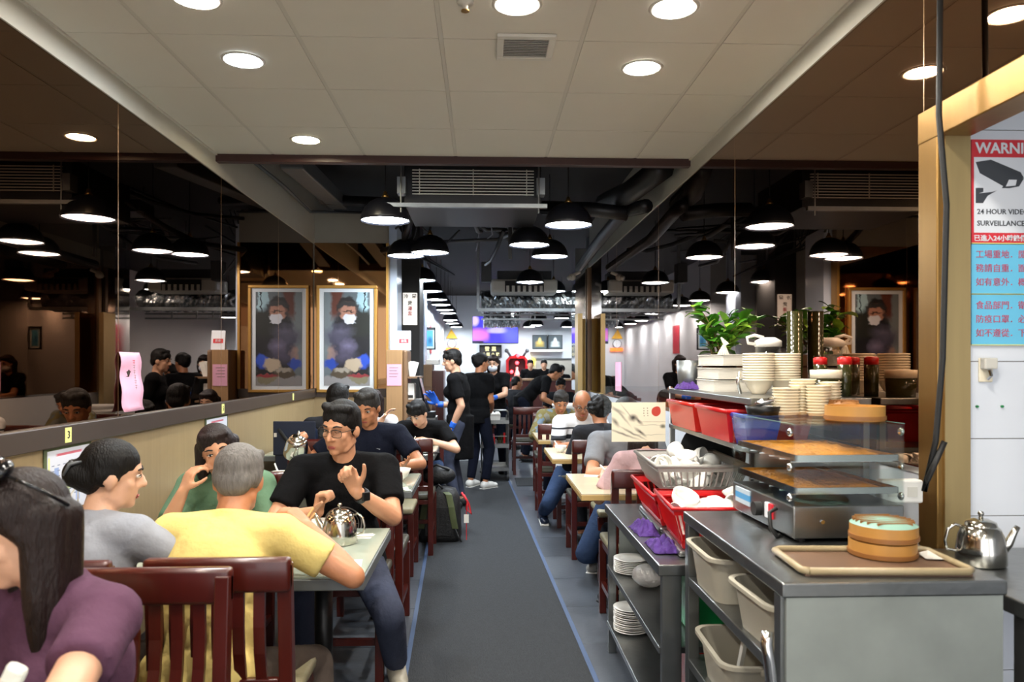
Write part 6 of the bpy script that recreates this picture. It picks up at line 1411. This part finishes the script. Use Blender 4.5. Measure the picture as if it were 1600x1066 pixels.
# bicycle wheel print on the black shirt
wh = MB()
for r_ in (.085, .072): wh.tube([V((r_ * math.cos(u), 0, r_ * math.sin(u))) for u in [2 * math.pi * i / 30 for i in range(31)]], .003 if r_ > .08 else .0015, 5)
for i in range(10): u = 2 * math.pi * i / 10; wh.tube([V((0, 0, 0)), V((.04 * math.cos(u), 0, .04 * math.sin(u))), V((.07 * math.cos(u), 0, .07 * math.sin(u)))], .0009, 4)
for j in range(3): wh.tube([V((-.09 + .018 * i, 0, -.055 + .011 * j - .003 * i)) for i in range(11)], .004, 5)
o = wh.build('shirt_print', 'ink_grey', p5['T']); o.location = p5['Ch'] + p5['tr2'] @ V((.0, .16, -.09)); sw_ = o.modifiers.new('wrap', 'SHRINKWRAP'); sw_.target = p5['shirt']; sw_.wrap_method = 'PROJECT'; sw_.use_project_y = True; sw_.use_project_x = False; sw_.use_project_z = False; sw_.use_negative_direction = True; sw_.use_positive_direction = False; sw_.offset = .003
g = thing('smart_watch', 'black smart watch on the raised wrist of the man in the bicycle shirt', 'watch', (0, 0, 0)); el, wr = p5['arms'][-1]; a_, b_ = p5['Mw'] @ el, p5['Mw'] @ wr; u = (b_ - a_).normalized(); c_ = b_ - u * .035
MB().cyl(c_ - u * .012, c_ + u * .012, .036, .034, 18).build('strap', 'watch', g, smooth='auto'); nn = V((.3, -1, .3)); nn = (nn - u * nn.dot(u)).normalized(); zq = nn.to_track_quat('Z', 'Y').to_matrix(); MB().obx(c_ + nn * .034, (.038, .038, .012), zq).build('case', 'watch', g, bevel=.004)
# second and third booths
p6 = person('man in dark navy polo pouring from a steel teapot, other palm open', -.78, 5.30, 184, 1.74, .44, 6, (-14, 22, 0), RA=pt(472, 690, 4.92), LA=pt(628, 728, 4.85), Rp=(.7, -.3, -.9), Lp=(-.8, -.2, -.6), shirt='navy', sleeve=.7, pants='jeans', skin='b', hair='short', hairm='hair_salt', fat=1.1, vox=.009, RH=dict(curl=62), LH=dict(curl=12, d=(-.3, .9, .3), n=(.6, .2, .75), spread=8), hunch=4)
o = MB().prism([(-.02, .004), (-.012, 0), (.025, .012), (-.008, .006)], 0, .001).build('chest_mark', 'sign_white', p6['T']); o.location = p6['Ch'] + p6['tr2'] @ V((-.075, .155, .06)); sw_ = o.modifiers.new('wrap', 'SHRINKWRAP'); sw_.target = p6['shirt']; sw_.wrap_method = 'NEAREST_SURFACEPOINT'; sw_.wrap_mode = 'ABOVE_SURFACE'; sw_.offset = .003
person('diner in charcoal shirt with black hair seen from behind in the third booth', -1.14, 5.86, 0, 1.74, .44, 4, (-10, 8, 0), shirt='charcoal', pants='navy', skin='b', vox=.011, hunch=4)
person('woman with long dark hair in a white top, hand on her face', -.97, 7.14, 165, 1.6, .44, 8, (20, 8, 0), RA=pt(598, 655, 6.85), Rp=(.4, .3, -1), shirt='white', sleeve=1.5, pants='navy', skin='c', hair='long', hairm='hair_brown', fem=True, vox=.011)
person('boy in black printed T-shirt bent over the third booth table', -.53, 7.02, 178, 1.62, .44, 22, (-24, 34, 0), RA=V((-.78, 6.6, .79)), LA=V((-.45, 6.62, .79)), Rp=(.9, 0, -.4), Lp=(-.9, 0, -.4), shirt='black', sleeve=.7, pants='jeans', skin='c', hair='fringe', vox=.011, hunch=16)
# staff in the aisle
person('waitress in black T-shirt and apron, blue gloves, reaching for the order screen', -.22, 7.62, 78, 1.62, None, 2, (12, 8, 0), RA=pt(684, 632, 7.75), LA=pt(706, 668, 7.45), Rp=(.3, -.8, -.5), Lp=(-.2, -1, 0), RH=dict(curl=10, spread=10, d=(-.2, .5, .85)), LH=dict(curl=22), gloves='both', shirt='black', sleeve=.72, pants='greyblue', skin='c', hair='fringe', fem=True, vox=.010, hem=.28, hunch=4)
person('woman in black T-shirt and navy trousers with white sneakers and a bun, seen from behind', -.06, 8.85, -38, 1.60, None, 2, (-22, 4, 0), shirt='black', sleeve=.6, pants='navy', skin='b', hair='highbun', fem=True, vox=.012, shoes='white', fat=1.08, RA=V((.12, 9.05, .93)), hunch=4)
person('waitress in black with white face mask and blue glove behind the cart', .19, 10.15, 160, 1.60, None, 4, (10, 8, 0), LA=pt(771, 622, 9.7), RA=V((-.1, 9.85, .95)), Lp=(-.6, -.5, -.6), LH=dict(curl=30), gloves=-1, mask=True, shirt='black', sleeve=.65, pants='navy', skin='c', hair='bob', hairm='hair_brown', fem=True, vox=.012)
person('waiter in black bending far forward over a table', .62, 11.3, -86, 1.70, None, 44, (0, 30, 0), RA=V((1.1, 11.15, .86)), LA=V((1.14, 11.45, .86)), shirt='black', sleeve=.7, pants='navy', skin='b', hair='short', vox=.012, hunch=10)
person('man with shaved sides and glasses in dark shirt seated past the cart', .47, 12.55, -45, 1.7, .44, 6, (-25, 10, 0), shirt='charcoal', pants='navy', skin='b', hair='thin', hairm='hair_black', vox=.013)
person('diner with dark hair looking down behind the white buckets', 1.28, 12.35, 180, 1.66, .44, 10, (0, 22, 0), shirt='charcoal', pants='navy', skin='b', hair='short', vox=.013)
for (px, py, l, hs) in ((829, 590, 'cook in black beside the red shrine', 'short'), (850, 592, 'woman in black with tied hair behind the far counter', 'highbun'), (877, 604, 'dark haired cook bent behind the far counter', 'curly'), (786, 608, 'diner in white at the far tables', 'bob')):
    q = pt(px, 560, 18.0 if px > 800 else 14.0); person(l, q.x, q.y, 175, 1.6 if px < 860 else 1.45, None if px > 800 else .44, 4, (0, 10, 0), shirt='black' if px > 800 else 'white', pants='navy', skin='c', hair=hs, vox=.015, face=False)
# right hand tables
person('man in olive and blue patterned jacket leaning over the third cream table', .80, 8.35, 190, 1.66, .44, 20, (-8, 30, 0), RA=V((.66, 7.75, .79)), LA=V((.98, 7.8, .79)), shirt_m=camo('patterned_jacket', ('74746a', '6c6236', '5e7080'), 9), sleeve=1.9, pants='navy', skin='b', hair='short', hairm='hair_salt', vox=.011, hunch=14)
person('bald man in white polo with navy stripes eating at the second cream table', .86, 6.84, 188, 1.70, .44, 12, (-12, 26, 0), RA=pt(898, 694, 6.3), LA=V((1.1, 6.3, .79)), shirt_m=stripes('striped_polo', 'cfd0d2', '15181f', [(.70, .74), (.80, .84), (.89, .905)]), sleeve=.8, pants='jeans', skin='d', hair='thin', hairm='hair_grey', vox=.010, fat=1.08, RL_=pt(849, 800, 6.95), shoes='navy_bag', glasses='thin framed spectacles on the bald man in the striped polo', hunch=14)
person('curly haired diner in dark grey jacket seen from behind at the second cream table', .97, 5.81, 4, 1.60, .44, 14, (0, 12, 0), shirt='charcoal', sleeve=1.9, pants='charcoal', skin='b', hair='curly', vox=.011, hunch=14)
person('diner in grey T-shirt and jeans seated behind the clear screen',   1.0, 5.19, 170, 1.72, .44, 16, (0, 22, 0), RA=V((.92, 4.72, .80)), Rp=(1, -.2, -.4), shirt='grey', sleeve=.7, pants='jeans', skin='a', hair='short', vox=.010, RL_=pt(931, 868, 5.42), shoes='grey_plastic', hunch=12)
person('woman in pale pink top with long hair seen from behind through the clear screen', .98, 4.21, 10, 1.50, .44, 12, (-10, 20, 0), LA=pt(944, 745, 4.5), shirt='pink', sleeve=.8, pants='navy', skin='c', hair='long', hairm='hair_brown', fem=True, vox=.010, hunch=12)
